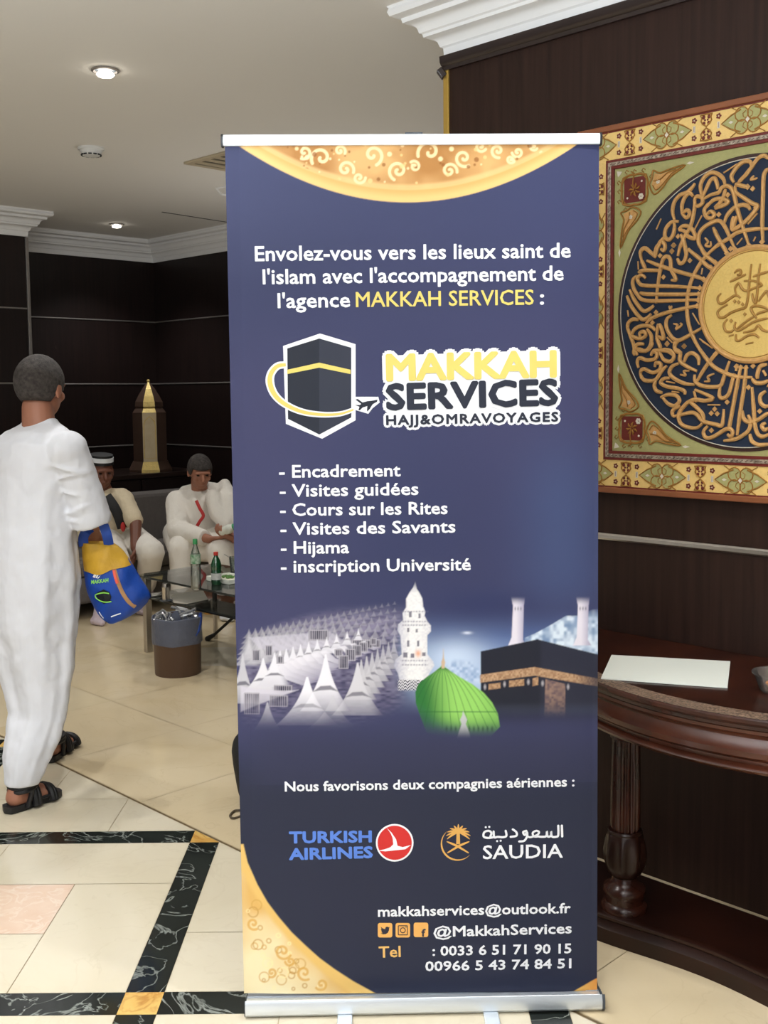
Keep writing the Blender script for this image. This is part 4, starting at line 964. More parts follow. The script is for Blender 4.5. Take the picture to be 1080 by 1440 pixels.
# calligraphy strokes (traced crop by crop: origin, scale, then strokes)
SA = 1080 / 210.0
ringA = ['830,290 812,245 850,182 900,140 945,140 957,172', '957,172 925,225 890,260 860,292', '1080,118 1045,96 1000,120 950,190 890,258', '840,300 880,312 930,325', '840,312 845,360 900,400 960,440 1000,458 985,490 940,545 890,592 830,630 815,615 820,560 828,535', '1040,725 1035,600 1040,400 1045,250 1062,205 1080,192',
         '600,400 588,320 610,260 660,220 710,226 752,262 765,312', '600,402 632,330 660,275 690,260 708,300 712,340', '610,410 660,380 720,362 740,330 775,315 812,332 832,385 852,470 880,570 910,660 938,745', '690,470 735,430 760,375 768,338', '630,470 680,418 740,408 790,430 745,460 692,478', '645,440 615,490 632,540 670,548 688,520 660,500 635,520',
         '762,580 780,530 830,475 890,452 930,462 948,490', '640,820 600,775 575,725 580,660 620,610 680,576 730,570 770,620 800,690 838,775', '650,800 720,740 800,690 850,655 920,636 1000,626 1080,626', '680,615 710,680 750,750 782,805',
         '400,560 386,500 400,430 440,382 490,362 525,330 548,296', '455,520 455,450 480,390 512,368 535,392', '545,400 545,470 530,560 510,620 470,690 440,760 424,823', '540,430 560,392 600,402 600,440 570,460 548,448', '455,520 490,545 510,512 490,490 460,512',
         '430,572 380,576 340,620 330,680 360,704 390,668 400,612 396,578', '330,680 300,720 272,775 264,823', '272,772 300,715 330,740 325,782 300,770', '430,630 460,605 510,612 540,650 550,695 500,682 470,642 432,634', '445,665 470,720 485,823', '500,770 560,823', '150,823 160,780 190,765 230,800', '820,635 835,575 850,535']
ringB = ['160,132 154,72 186,48 230,80 266,114', '160,132 175,165 192,202', '138,222 182,206 310,208', '200,135 300,175 450,222 560,252 628,280', '268,445 276,340 296,210 316,130 345,104 370,130 376,200 402,250 410,278 376,276', '192,262 160,240 132,264 146,300 190,316 400,322 604,336', '130,245 102,270 100,320 130,380 190,424 400,425 592,418', '150,366 200,378 400,380 592,378',
         '75,345 110,420 170,497 212,490 250,460', '55,390 90,470 160,556 200,552 230,520', '194,590 240,550 350,510 480,480 584,460', '720,10 650,80 590,150 530,260 500,360 490,460 496,560 522,660 570,760 612,823', '380,530 345,560 342,620 380,690 430,712 500,680 602,620', '430,712 402,752 412,790 452,804',
         '80,690 112,632 170,606 230,612 262,642', '60,640 65,590 100,560 140,566', '60,640 92,682 150,700 190,680 180,650 150,660 152,688', '200,630 232,680 226,750 190,790 150,778 112,770', '60,620 96,720 112,762', '180,740 130,742 106,790 112,823', '268,690 286,600 310,642 320,702 282,682', '268,690 290,742 300,772', '420,120 440,156 470,140 486,80 472,10', '500,55 580,120 640,175 680,196', '575,10 620,90 660,125 708,160', '236,800 262,786 350,790 392,823', '255,110 270,40 300,10']
ringC = ['100,0 112,60 130,100', '110,50 160,70 210,60 236,22 230,0', '140,192 130,150 150,120 200,136 260,126 272,86 242,76 230,104', '290,70 320,130 370,146 396,110 372,70 322,60 288,72', '160,270 154,222 180,200 240,226 290,206 300,166 266,155 258,186', '155,240 180,280 240,286 270,270 310,212 344,176', '268,278 254,320 270,358 312,372', '365,265 322,270 300,300 340,326 420,340 470,360 474,386', '300,405 350,386 410,392 436,430 402,466 352,450 310,402',
         '430,160 382,182 364,230 400,270 470,304 545,314', '400,0 402,52 440,82 440,142 490,182 562,216', '470,150 490,102 530,85 572,120 574,172', '546,240 550,290 600,322 680,330 735,318 760,250 798,142', '562,290 620,192 680,112 708,74', '730,330 724,392 750,412 792,380 820,282 832,232', '882,172 850,330 822,480 800,600 790,645', '920,172 905,322 880,482 852,680', '546,350 600,372 678,412 620,430 552,420 500,440 460,480 430,530 442,590 490,620 560,626 602,592',
         '390,545 384,510 410,480 442,470', '390,545 450,530 522,516 562,530 600,575 642,590 700,602 740,610 752,552 756,490', '500,430 552,472 600,522 614,572', '540,360 560,440', '640,612 610,652 626,696 682,690 780,632 820,652 808,690 782,672', '756,720 850,704 930,652 950,590 932,532', '890,500 902,560 940,586 1000,570 1060,530 1080,520', '960,330 970,452 982,602 1002,670 1040,690 1080,672', '944,670 960,722 1010,750 1080,744', '1060,590 1032,610 1050,640 1080,628', '960,270 990,300 1042,300 1080,282', '1000,272 1000,240 1020,182 1070,166', '1040,210 1062,250', '1060,360 1022,392 1022,442 1052,470 1080,466', '545,0 612,100 680,180 760,226 850,256 962,262', '845,215 852,165']
thinA = ['755,220 855,155', '540,640 598,528', '268,630 302,552', '850,740 890,692', '930,592 1000,512', '620,690 642,720 624,746 660,752 660,716', '975,240 952,270 1000,258', '970,716 986,682', '845,530 840,570 850,560']
thinB = ['530,515 580,598', '580,700 675,770', '345,690 385,730', '602,190 594,236', '135,140 138,200', '60,495 66,540', '360,462 370,486 380,462', '392,592 422,602 410,632 452,602 440,588']
thinC = ['640,460 730,460', '340,290 402,302', '380,362 434,370', '600,0 672,46', '440,240 480,246 466,216 506,214', '615,290 652,286 640,256 686,234', '1070,330 1080,310']
dotsA = ['965,335', '720,522', '785,380', '425,680', '395,745', '380,790', '805,770']
dotsB = ['295,100', '390,25', '380,65', '510,135', '320,255', '265,510', '240,585', '345,740', '470,755']
dotsC = ['345,15', '467,35', '968,178', '935,333', '780,440', '690,490', '665,520', '708,524', '1016,505', '666,645']
tips = [('A', '1035,720'), ('A', '938,745'), ('A', '780,802'), ('A', '836,772'), ('A', '930,322'), ('A', '992,470'), ('B', '612,272'), ('B', '584,334'), ('B', '575,378'), ('B', '572,420'), ('B', '565,464'), ('B', '664,188'), ('B', '696,150'), ('C', '700,90'), ('C', '880,190'), ('C', '918,192'), ('C', '850,182')]
org = {'A': (870, 200, SA), 'B': (870, 340, SA), 'C': (870, 480, SA), 'D': (980, 340, 8.0)}
def tr_pts(s, k):
    ox, oy, sc = org[k]; out = []
    for q in s.split():
        x, y = q.split(','); a, b = sz(ox + float(x) / sc, oy + float(y) / sc); out.append((a - PS, b - PZ))
    return out
cal = MB()
def stroke(mb, pts, r, d, copy=True):
    q = [(v.x, v.y) for v in spline([(a, b, 0) for a, b in pts], 5)]
    n_ = len(q); rs_ = [r * (0.55 + 0.45 * min(1, 4.0 * min(i, n_ - 1 - i) / n_ + 0.2)) for i in range(n_)]
    mb.tube([P3(a, b, d) for a, b in q], rs_, 7)
    if copy:
        m_ = [(2 * MCr[0] * 0 - a, -b) for a, b in q]
        if min(a for a, b in m_) > 0.085: mb.tube([P3(a, b, d) for a, b in m_], rs_, 7)
def diamond(mb, a, b, r, d, copy=True):
    mb.slab([P3(a + r, b, d), P3(a, b + r, d), P3(a - r, b, d), P3(a, b - r, d)], WN, 0.003)
    if copy and -a > 0.085: mb.slab([P3(-a + r, -b, d), P3(-a, -b + r, d), P3(-a - r, -b, d), P3(-a, -b - r, d)], WN, 0.003)
for k, ls, r in (('A', ringA, 0.0061), ('B', ringB, 0.0061), ('C', ringC, 0.0061), ('A', thinA, 0.0036), ('B', thinB, 0.0036), ('C', thinC, 0.0036)):
    for s in ls: stroke(cal, tr_pts(s, k), r, 0.0265)
for k, ls in (('A', dotsA), ('B', dotsB), ('C', dotsC)):
    for s in ls: a, b = tr_pts(s, k)[0]; diamond(cal, a, b, 0.0078, 0.0245)
for k, s in tips: a, b = tr_pts(s, k)[0]; diamond(cal, a, b, 0.0085, 0.0265)
cal.build('calligraphy_lettering', M['p_gold'], rdl, smooth=50)
med = ['612,250 600,350 586,500 570,650 545,738 480,760 380,800 300,852 246,842 234,790 280,742 345,706', '712,246 692,400 676,600 660,690 632,640 622,580', '272,580 236,622 242,680 290,692 380,632 440,602 490,632', '440,592 430,522 470,470 510,530 560,552 640,522 730,486 640,442 530,442', '690,672 740,602 782,556 800,600', '672,862 622,790 612,740 660,722 740,732 800,762', '670,822 700,802 800,772', '436,902 422,960 462,1000 540,962 640,902 740,872 800,862', '452,980 560,892 640,842', '342,870 302,930 322,1000 380,1012 410,990', '440,1040 440,1102 480,1112 560,1062 640,1042 700,1080', '520,1022 640,992 690,942 740,992 800,1012', '420,352 452,322 490,322 490,362 450,372', '370,450 452,412 550,366', '630,392 720,362 800,336', '360,1060 414,1046', '550,1150 634,1132']
med2 = MB()
for s in med: stroke(med2, tr_pts(s, 'D'), 0.0040, 0.0295, False)
for s in ('540,815', '385,890', '425,670', '470,680', '515,705'): a, b = tr_pts(s, 'D')[0]; diamond(med2, a, b, 0.0055, 0.0285, False)
for s in ('800,600 840,680 900,640 960,560 1010,420 1020,250', '800,762 900,800 960,760 1000,700', '800,862 900,850 1000,820 1020,760', '800,1012 870,1000 930,960 990,970', '800,336 860,320', '1080,300 1070,480 1050,640 1010,700', '860,520 900,460 960,470'): stroke(med2, tr_pts(s, 'D'), 0.0040, 0.0295, False)
med2.build('medallion_lettering', mat('dull_gold_thread', (178, 134, 66), 0.5, 0.2, vary=0.2, scale=120), mdl, smooth=50)

# ---------------------------------------------------------------- console table under the panel
SC, HW, TZ = -1.28, 0.72, 0.75
con = thing('console_table', 'polished dark mahogany bow-front console table with turned column against the wall', 'table', wp(SC, 0.25, 0))
def bow(off, n=48, hw=HW, back=0.012):
    f = lambda s: max(0.15, 0.59 - 0.75 * (s - SC) ** 2) - off
    pts = [(SC - hw + off + (2 * hw - 2 * off) * k / n, 0) for k in range(n + 1)]
    pts = [(s, f(s)) for s, _ in pts]
    return [(pts[0][0], back)] + pts + [(pts[-1][0], back)]
def bow_loft(prof, name, m, smooth=35):
    """prof = [(inset, z)] top to bottom"""
    mb = MB(); rings_ = []
    for off, z in prof: rings_.append([wp(s, d, z) for s, d in bow(off)])
    n_ = len(rings_[0]); vs = [p for r in rings_ for p in r]
    fs = [tuple(range(n_)), tuple((len(prof) - 1) * n_ + i for i in range(n_))[::-1]]
    for j in range(len(prof) - 1):
        for i in range(n_): fs.append((j * n_ + i, j * n_ + (i + 1) % n_, (j + 1) * n_ + (i + 1) % n_, (j + 1) * n_ + i))
    return mb.add(vs, fs).build(name, m, con, smooth=smooth)
bow_loft([(0.03, TZ), (0.004, TZ), (0.0, TZ - 0.004), (0.0, TZ - 0.012), (0.006, TZ - 0.017), (0.014, TZ - 0.022), (0.016, TZ - 0.03), (0.045, TZ - 0.031)], 'table_top', M['mahogany'])
# carved speckled band let into the rim of the top
fo_, fi_ = bow(0.004), bow(0.062)
mb = MB(); n_ = len(fo_)
vs = [wp(s, d, TZ + 0.0006) for s, d in fo_[1:-1]] + [wp(s, d, TZ + 0.0006) for s, d in fi_[1:-1]]
mb.add(vs, [(i, i + 1, n_ - 2 + i + 1, n_ - 2 + i) for i in range(n_ - 3)]); mb.build('carved_rim', M['carved'], con)
bow_loft([(0.03, TZ - 0.03), (0.022, TZ - 0.034), (0.022, TZ - 0.042), (0.032, TZ - 0.05), (0.034, TZ - 0.056), (0.024, TZ - 0.07), (0.020, TZ - 0.085), (0.026, TZ - 0.1), (0.045, TZ - 0.112), (0.048, TZ - 0.122), (0.04, TZ - 0.126), (0.034, TZ - 0.133), (0.04, TZ - 0.141), (0.052, TZ - 0.145), (0.07, TZ - 0.146)], 'apron', M['mahogany_apron'])
ZA = TZ - 0.145
def column(s, d):
    c_ = wp(s, d, 0)
    prof = [(0.062, 0.077), (0.063, 0.088), (0.060, 0.094), (0.052, 0.1), (0.053, 0.118), (0.058, 0.128), (0.056, 0.14), (0.045, 0.148), (0.036, 0.158), (0.034, 0.17)]
    sh_ = MB().lathe([(0.036, 0.30), (0.041, 0.31), (0.040, 0.45), (0.038, ZA - 0.06), (0.036, ZA - 0.045)], c_, 96, flute=(0.305, ZA - 0.05, 14, 0.2)).build('column', M['mahogany'], con, smooth=60)
    MB().lathe(prof, c_, 36).build('column_base', M['mahogany'], sh_, smooth=50)
    MB().lathe([(0.030, 0.168), (0.046, 0.182), (0.057, 0.205), (0.060, 0.235), (0.056, 0.265), (0.049, 0.285), (0.045, 0.292), (0.047, 0.297), (0.044, 0.302)], c_, 48, flute=(0.19, 0.28, 8, 0.16)).build('carved_vase', M['mahogany_dark_shaded'], sh_, smooth=50)
    MB().lathe([(0.036, ZA - 0.05), (0.044, ZA - 0.045), (0.044, ZA - 0.035), (0.038, ZA - 0.03), (0.05, ZA - 0.012), (0.055, ZA - 0.004), (0.055, ZA + 0.004)], c_, 36).build('capital', M['mahogany'], sh_, smooth=50)
column(-1.556, 0.365); column(2 * SC + 1.556, 0.365)
# plinth with its hollowed front
def plinth(off, n=40):
    pts = []
    for k in range(n + 1):
        s = SC - 0.66 + off + (1.32 - 2 * off) * k / n; t = abs(s - SC)
        d = 0.413 + 0.034 * (1 - math.cos(min(t, 0.36) / 0.36 * math.pi)) / 2 - 0.9 * max(0, t - 0.36) ** 2 - off
        pts.append((s, d))
    return [(pts[0][0], 0.16)] + pts + [(pts[-1][0], 0.16)]
mb = MB(); rr = [[wp(s, d, z) for s, d in plinth(o_)] for o_, z in ((0.03, 0.077), (0.012, 0.077), (0.006, 0.073), (0.006, 0.066), (0.012, 0.06), (0.008, 0.05), (0.0, 0.04), (0.0, 0.0))]
n_ = len(rr[0]); fs = [tuple(range(n_)), tuple(7 * n_ + i for i in range(n_))[::-1]]
for j in range(7):
    for i in range(n_): fs.append((j * n_ + i, j * n_ + (i + 1) % n_, (j + 1) * n_ + (i + 1) % n_, (j + 1) * n_ + i))
mb.add([p for r in rr for p in r], fs).build('plinth', M['mahogany_dark_shaded'], con, smooth=35)

# sheet of paper and the plastic bowl on the console
pc = [at_z(*q, TZ + 0.001) for q in ((845, 955), (1023, 968), (1027, 931), (860, 922))]
pm = sum(pc, Vector()) / 4
pp = MB().slab([p - Vector((0, 0, 0)) for p in pc], Vector((0, 0, 1)), 0.0025).build('paper_sheet', mat('white_paper', (232, 236, 228), 0.6, vary=0.01))
tag(pp, 'blank white sheet of paper lying on the dark console table', 'paper')
bc_ = at_z(1094, 973, TZ); M['clear'] = glass('clear_plastic', (236, 234, 228), 0.06, 0.10, 0.05, 1.22)
bo = thing('plastic_bowl', 'clear plastic bowl with orange snack bits on the console table', 'bowl', bc_)
MB().lathe([(0.0, 0.001), (0.040, 0.001), (0.044, 0.006), (0.055, 0.034), (0.059, 0.046), (0.063, 0.047), (0.063, 0.049), (0.057, 0.048), (0.042, 0.008), (0.0, 0.004)], bc_, 40).build('bowl_shell', M['clear'], bo, smooth=40)
sn = MB(); r3 = random.Random(5)
for k in range(26):
    a, q = r3.uniform(0, 6.28), 0.036 * math.sqrt(r3.random()); sn.ball(bc_ + Vector((q * math.cos(a), q * math.sin(a), 0.011 + r3.uniform(0, 0.008))), (0.008, 0.006, 0.005), 8, 6, 0)
so = sn.build('snack_bits', mat('orange_crumbs', (206, 132, 62), 0.6, vary=0.3, scale=60), bo, smooth=True); so['kind'] = 'stuff'

# ================================================================ seating corner at the back
def fp(t, e, z): return Vector(((t + e) * S2, (t - e) * S2, z))
FA, FB = Vector((S2, S2, 0)), Vector((S2, -S2, 0))
def fbox(mb, t0, t1, e0, e1, z0, z1, mi=0):
    c_ = fp((t0 + t1) / 2, (e0 + e1) / 2, (z0 + z1) / 2); return mb.box(c_, ((t1 - t0) / 2, (e1 - e0) / 2, (z1 - z0) / 2), mi, FA, FB)
M['sofa'] = mat('grey_upholstery', (112, 106, 102), 0.9, vary=0.12, scale=40, bump=0.3, bump_scale=250)
M['sofa_leg'] = mat('dark_sofa_leg', (30, 26, 24), 0.5)
so = thing('sofa', 'low grey upholstered sofa standing before the dark corner cabinet', 'sofa', fp(4.1, -6.8, 0))
fbox(MB(), 2.85, 5.1, -7.1, -6.43, 0.1, 0.28).build('seat_base', M['sofa'], so, bevel=0.02)
for k in range(3): fbox(MB(), 3.0 + k * 0.655, 3.0 + (k + 1) * 0.655 - 0.01, -7.07, -6.42, 0.28, 0.385).build('seat_cushion', M['sofa'], so, bevel=0.035)
fbox(MB(), 2.85, 5.1, -7.27, -7.07, 0.1, 0.74).build('backrest', M['sofa'], so, bevel=0.03)
for t_ in (2.85, 4.97): fbox(MB(), t_, t_ + 0.14, -7.07, -6.43, 0.1, 0.52).build('armrest', M['sofa'], so, bevel=0.03)
for t_ in (2.92, 5.03):
    for e_ in (-7.2, -6.5): fbox(MB(), t_ - 0.025, t_ + 0.025, e_ - 0.025, e_ + 0.025, 0, 0.1).build('leg', M['sofa_leg'], so)
cb = thing('cabinet', 'dark wood low cabinet behind the grey sofa carrying the lantern', 'cabinet', fp(4.3, -7.65, 0))
fbox(MB(), 3.4, 5.22, -8.0, -7.32, 0, 0.835).build('carcass', M['wenge'], cb, bevel=0.004)
fbox(MB(), 3.38, 5.24, -8.02, -7.30, 0.835, 0.868).build('cabinet_top', M['dark_trim'], cb, bevel=0.005)
for k in range(3): fbox(MB(), 3.42 + k * 0.6, 3.42 + k * 0.6 + 0.585, -7.32, -7.305, 0.06, 0.82).build('door', M['wenge'], cb, bevel=0.003)
# lantern
lc = at_y(212, 659, 8.75); lc.z = 0.868
ln = thing('lantern', 'tall octagonal lantern with gilded front pane and pointed top on dark cabinet', 'lantern', lc)
M['lan_dark'] = mat('lantern_dark_wood', (82, 62, 52), 0.45, coat=0.2, vary=0.15)
M['lan_gold'] = mat('lantern_gilded_metal', (232, 204, 124), 0.4, 0.3, vary=0.15, scale=60, bump=0.3, bump_scale=120)
M['lan_pane'] = mat('lantern_frosted_pane', (226, 210, 172), 0.4, 0.0, rgb2=(212, 188, 142), scale=9)
fd = Vector((-lc.x, -lc.y, 0)).normalized(); sd_ = Vector((-fd.y, fd.x, 0)); a0 = math.atan2(fd.y, fd.x)
def octo(h, z): return [lc + Vector((h / math.cos(math.pi / 8) * math.cos(a0 + math.pi / 8 + k * math.pi / 4), h / math.cos(math.pi / 8) * math.sin(a0 + math.pi / 8 + k * math.pi / 4), z - lc.z)) for k in range(8)]
def octo_loft(prof, name, m, front=None, front_name=None):
    rings_ = [octo(h, z) for h, z in prof]; body, fr_ = MB(), MB()
    for j in range(len(prof) - 1):
        for k in range(8):
            l = (k + 1) % 8; q = [rings_[j][k], rings_[j][l], rings_[j + 1][l], rings_[j + 1][k]]
            body.add(q, [(0, 1, 2, 3)])
            if k == 7 and front is not None:
                fr_.add([p + fd * 0.002 for p in q] + [p - fd * 0.001 for p in q], [(0, 1, 2, 3), (7, 6, 5, 4), (0, 4, 5, 1), (1, 5, 6, 2), (2, 6, 7, 3), (3, 7, 4, 0)])
    body.add(rings_[0], [tuple(range(8))[::-1]]); body.add(rings_[-1], [tuple(range(8))])
    o_ = body.build(name, m, ln)
    if front is not None: fr_.build(front_name, front, o_)
octo_loft([(0.17, 0.868), (0.17, 0.888), (0.138, 0.952)], 'base', M['lan_dark'], M['lan_gold'], 'gilded_base_facet')
octo_loft([(0.132, 0.952), (0.132, 1.345)], 'body', M['lan_dark'], M['lan_pane'], 'front_pane')
octo_loft([(0.132, 1.345), (0.108, 1.382), (0.100, 1.392)], 'shoulder', M['lan_dark'], M['lan_gold'], 'gilded_shoulder_facet')
octo_loft([(0.112, 1.392), (0.108, 1.43), (0.086, 1.475), (0.050, 1.535), (0.012, 1.588)], 'pointed_roof', M['lan_dark'], M['lan_gold'], 'gilded_roof_facet')
MB().ball(lc + Vector((0, 0, 1.598 - lc.z)), 0.014).build('finial', M['lan_gold'], ln, smooth=True)
ar = MB(); w_ = 0.045; pts = [(-w_, 0.98), (-w_, 1.24), (-w_ * 0.8, 1.28), (0, 1.315), (w_ * 0.8, 1.28), (w_, 1.24), (w_, 0.98)]
ar.tube([lc + fd * 0.135 + sd_ * x + Vector((0, 0, z - lc.z)) for x, z in pts], 0.0035, 6, closed=True).build('arch_moulding', M['lan_gold'], ln, smooth=True)

# waste bin with its liner
bx = Vector((-1.118, 5.69, 0)); bn = thing('waste_bin', 'round brown waste bin lined with a grey-blue plastic bag', 'waste bin', bx)
MB().lathe([(0.0, 0.003), (0.118, 0.003), (0.121, 0.0), (0.123, 0.01), (0.129, 0.30), (0.131, 0.306), (0.126, 0.306), (0.12, 0.02), (0.0, 0.012)], bx, 48).build('bin_body', mat('brown_bin_plastic', (92, 68, 52), 0.45, vary=0.06), bn, smooth=40)
M['liner'] = mat('grey_blue_liner', (98, 104, 122), 0.4, vary=0.15, scale=12, bump=0.5, bump_scale=40); M['liner_blue'] = mat('blue_liner', (44, 74, 150), 0.35, vary=0.3, scale=14, bump=0.5, bump_scale=40)
mb = MB(); seg, rows = 64, []
for (r_, z) in ((0.1315, 0.170), (0.133, 0.185), (0.1325, 0.24), (0.134, 0.295), (0.1335, 0.309), (0.128, 0.311), (0.118, 0.285), (0.11, 0.22), (0.098, 0.16)):
    rows.append([bx + Vector(((r_ + 0.0012 * math.sin(11 * a + z * 40) + 0.0012 * math.sin(23 * a)) * math.cos(a), (r_ + 0.0012 * math.sin(11 * a + z * 40) + 0.0012 * math.sin(23 * a)) * math.sin(a), z + 0.0025 * math.sin(5 * a))) for a in [2 * math.pi * k / seg for k in range(seg)]])
mb.add([p for r in rows for p in r], [(j * seg + k, j * seg + (k + 1) % seg, (j + 1) * seg + (k + 1) % seg, (j + 1) * seg + k) for j in range(len(rows) - 1) for k in range(seg)])
li = mb.build('bin_liner', M['liner'], bn, smooth=60)
fo2 = MB(); r5 = random.Random(8)
fo2.limb([bx + Vector((0.128 * math.cos(a), 0.128 * math.sin(a), z)) for a, z in ((-0.55, 0.215), (-0.35, 0.235), (-0.2, 0.27), (-0.1, 0.30), (0.25, 0.315))], [0.008, 0.012, 0.014, 0.014, 0.010])
organic(fo2.build('liner_overhang', M['liner_blue'], bn), 0.005)
cr = MB()
for k in range(12):
    a = r5.uniform(0, 6.28); p0 = bx + Vector((0.07 * math.cos(a), 0.07 * math.sin(a), 0.285 + r5.uniform(-0.02, 0.02)))
    cr.tube(spline([p0, p0 + Vector((r5.uniform(-.03, .03), r5.uniform(-.03, .03), 0.03)), p0 + Vector((r5.uniform(-.05, .05), r5.uniform(-.05, .05), 0.045)), p0 + Vector((r5.uniform(-.07, .07), r5.uniform(-.06, .06), 0.02))], 4), [0.004 + 0.003 * (i % 3) for i in range(13)], 6)
cr.build('crumpled_film', glass('clear_film', (215, 218, 222), 0.1, 0.25, 0.6), bn, smooth=True)

# glass table
T0, T1, E0, E1, ZT, ZS = 3.36, 3.88, -5.36, -4.35, 0.455, 0.335
gt = thing('glass_table', 'low two-tier smoked glass coffee table with chrome legs beside the waste bin', 'table', fp((T0 + T1) / 2, (E0 + E1) / 2, 0))
M['tglass'] = glass('smoked_table_glass', (120, 126, 120), 0.02, 0.16, 0.1, 1.3)
fbox(MB(), T0 - 0.02, T1 + 0.02, E0 - 0.02, E1 + 0.02, ZT - 0.012, ZT).build('glass_top', M['tglass'], gt, bevel=0.002)
fbox(MB(), T0, T1, E0, E1, ZS - 0.010, ZS).build('glass_shelf', M['tglass'], gt, bevel=0.002)
for t_, e_, w in ((T0 + 0.02, E0 + 0.03, 0.02), (T1 - 0.03, E0 + 0.04, 0.011), (T0 + 0.02, E1 - 0.03, 0.02), (T1 - 0.03, E1 - 0.04, 0.011)):
    fbox(MB(), t_ - w, t_ + w, e_ - w * 0.9, e_ + w * 0.9, 0, ZT - 0.012).build('leg', M['chrome'], gt, bevel=0.003)
for t_ in (T0 + 0.02, T1 - 0.03): fbox(MB(), t_ - 0.008, t_ + 0.008, E0 + 0.05, E1 - 0.05, ZS - 0.02, ZS - 0.0101).build('shelf_rail', M['sofa_leg'], gt)
ft = at_z(292, 901, 0); p2 = at_y(336, 860, 6.28)
MB().limb([ft + Vector((0, 0, 0.012)), ft + (p2 - ft) * 0.2], [0.017, 0.012]).tube([ft, p2 + Vector((0, 0, -0.005))], 0.009, 10).build('diagonal_brace', M['black_plastic'], gt, smooth=True)

def bottle(px, py, h, r, label, glass_m, cap_m, lab_m, lab2=None, base=ZT):
    b = at_z(px, py, base); b.z = base
    o = thing('bottle', label, 'bottle', b)
    MB().lathe([(0.0, 0.001), (r * 0.9, 0.001), (r, 0.006), (r, h * 0.42), (r * 0.93, h * 0.46), (r, h * 0.5), (r, h * 0.62), (r * 0.8, h * 0.74), (r * 0.42, h * 0.86), (r * 0.4, h * 0.93), (0.0, h * 0.93)], b, 28).build('bottle_body', glass_m, o, smooth=50)
    MB().lathe([(r * 0.46, h * 0.90), (r * 0.46, h * 0.995), (r * 0.4, h), (0.0, h)], b, 20).build('cap', cap_m, o, smooth=40)
    MB().lathe([(r * 1.015, h * lab2[0]), (r * 1.015, h * lab2[1])], b, 28).build('paper_label', lab_m, o, smooth=60)
M['pet'] = glass('clear_pet', (206, 216, 206), 0.05, 0.14, 0.4); M['green_glass'] = glass('green_bottle_glass', (24, 92, 52), 0.04, 0.75, 0.4)
M['green_cap'] = mat('green_cap_plastic', (66, 156, 96), 0.4); M['red_cap'] = mat('red_cap_plastic', (206, 62, 52), 0.4)
M['green_label'] = mat('green_white_label', (206, 216, 200), 0.5, rgb2=(82, 140, 96), scale=40); M['foil'] = mat('silver_label', (206, 208, 204), 0.5, vary=0.2, scale=60)
bottle(276, 829, 0.272, 0.027, 'clear water bottle with a green cap on the glass table', M['pet'], M['green_cap'], M['green_label'], (0.52, 0.7))
bottle(304.5, 822, 0.18, 0.028, 'green glass bottle with a red cap on the glass table', M['green_glass'], M['red_cap'], M['foil'], (0.16, 0.36))
# reflection-friendly tray of salad, tumbler, steel cup, napkin
tc_ = at_z(322, 817, ZT); tc_.z = ZT
tr_ = thing('food_tray', 'white foam tray with green salad leaves on the glass table', 'tray', tc_)
M['foam'] = mat('white_foam', (226, 228, 216), 0.6, vary=0.03); M['leafy'] = mat('salad_leaf', (86, 132, 54), 0.6, vary=0.4, scale=80)
mb = MB(); fbox(mb, 0, 0, 0, 0, 0, 0); mb = MB()
mb.box(tc_ + Vector((0, 0, 0.006)), (0.1, 0.075, 0.005), 0, FB, FA)
for s_ in (-1, 1):
    mb.box(tc_ + FB * (0.1 * s_) + Vector((0, 0, 0.014)), (0.004, 0.079, 0.013), 0, FB, FA); mb.box(tc_ + FA * (0.075 * s_) + Vector((0, 0, 0.014)), (0.1, 0.004, 0.013), 0, FB, FA)
mb.build('tray', M['foam'], tr_, bevel=0.003)
MB().ball(tc_ + Vector((0, 0, 0.014)), (0.085, 0.06, 0.010), 16, 8, 0, FB, FA).build('rice', mat('pale_rice', (224, 222, 196), 0.7, vary=0.1, scale=200), tr_, smooth=True)['kind'] = 'stuff'
lf = MB(); r6 = random.Random(4)
for k in range(22):
    a, q = r6.uniform(0, 6.28), r6.uniform(0.01, 0.055); lf.ball(tc_ + FB * (q * math.cos(a)) + FA * (q * math.sin(a) * 0.7) + Vector((0, 0, 0.026)), (0.012, 0.008, 0.004), 8, 5, 0, Vector((math.cos(k), math.sin(k), 0.3)).normalized(), Vector((-math.sin(k), math.cos(k), 0)), Vector((-0.3 * math.cos(k), -0.3 * math.sin(k), 1)).normalized())
lf.build('salad_leaves', M['leafy'], tr_, smooth=True)['kind'] = 'stuff'
tb = at_z(330, 803, ZT); tb.z = ZT
tu = thing('tumbler', 'clear drinking tumbler with a spoon behind the salad tray', 'glass', tb)
MB().lathe([(0.0, 0.001), (0.024, 0.001), (0.032, 0.085), (0.0305, 0.085), (0.023, 0.006), (0.0, 0.005)], tb, 24).build('tumbler_glass', M['pet'], tu, smooth=40)
MB().tube([tb + Vector((0.0, 0, 0.01)), tb + Vector((-0.026, 0, 0.08)), tb + Vector((-0.06, 0.0, 0.10))], [0.006, 0.002, 0.003], 6).build('spoon', M['chrome'], tu, smooth=True)
sc_ = at_z(233.5, 845, ZS); sc_.z = ZS
st = thing('steel_cup', 'polished steel cup on a saucer on the lower glass shelf', 'cup', sc_)
MB().lathe([(0.0, 0.004), (0.019, 0.004), (0.021, 0.012), (0.021, 0.078), (0.0225, 0.08), (0.0, 0.08)], sc_, 24).build('cup_body', M['chrome'], st, smooth=40)
MB().lathe([(0.019, 0.08), (0.018, 0.1), (0.008, 0.106), (0.0, 0.106)], sc_, 24).build('lid', M['chrome'], st, smooth=40)
MB().lathe([(0.0, 0.0), (0.03, 0.0), (0.036, 0.004), (0.0, 0.004)], sc_, 24).build('saucer', M['grey_plastic'], st, smooth=40)
nq = [at_z(*q, ZS + 0.001) for q in ((241, 838), (286, 832), (293, 844), (262, 850), (244, 848))]
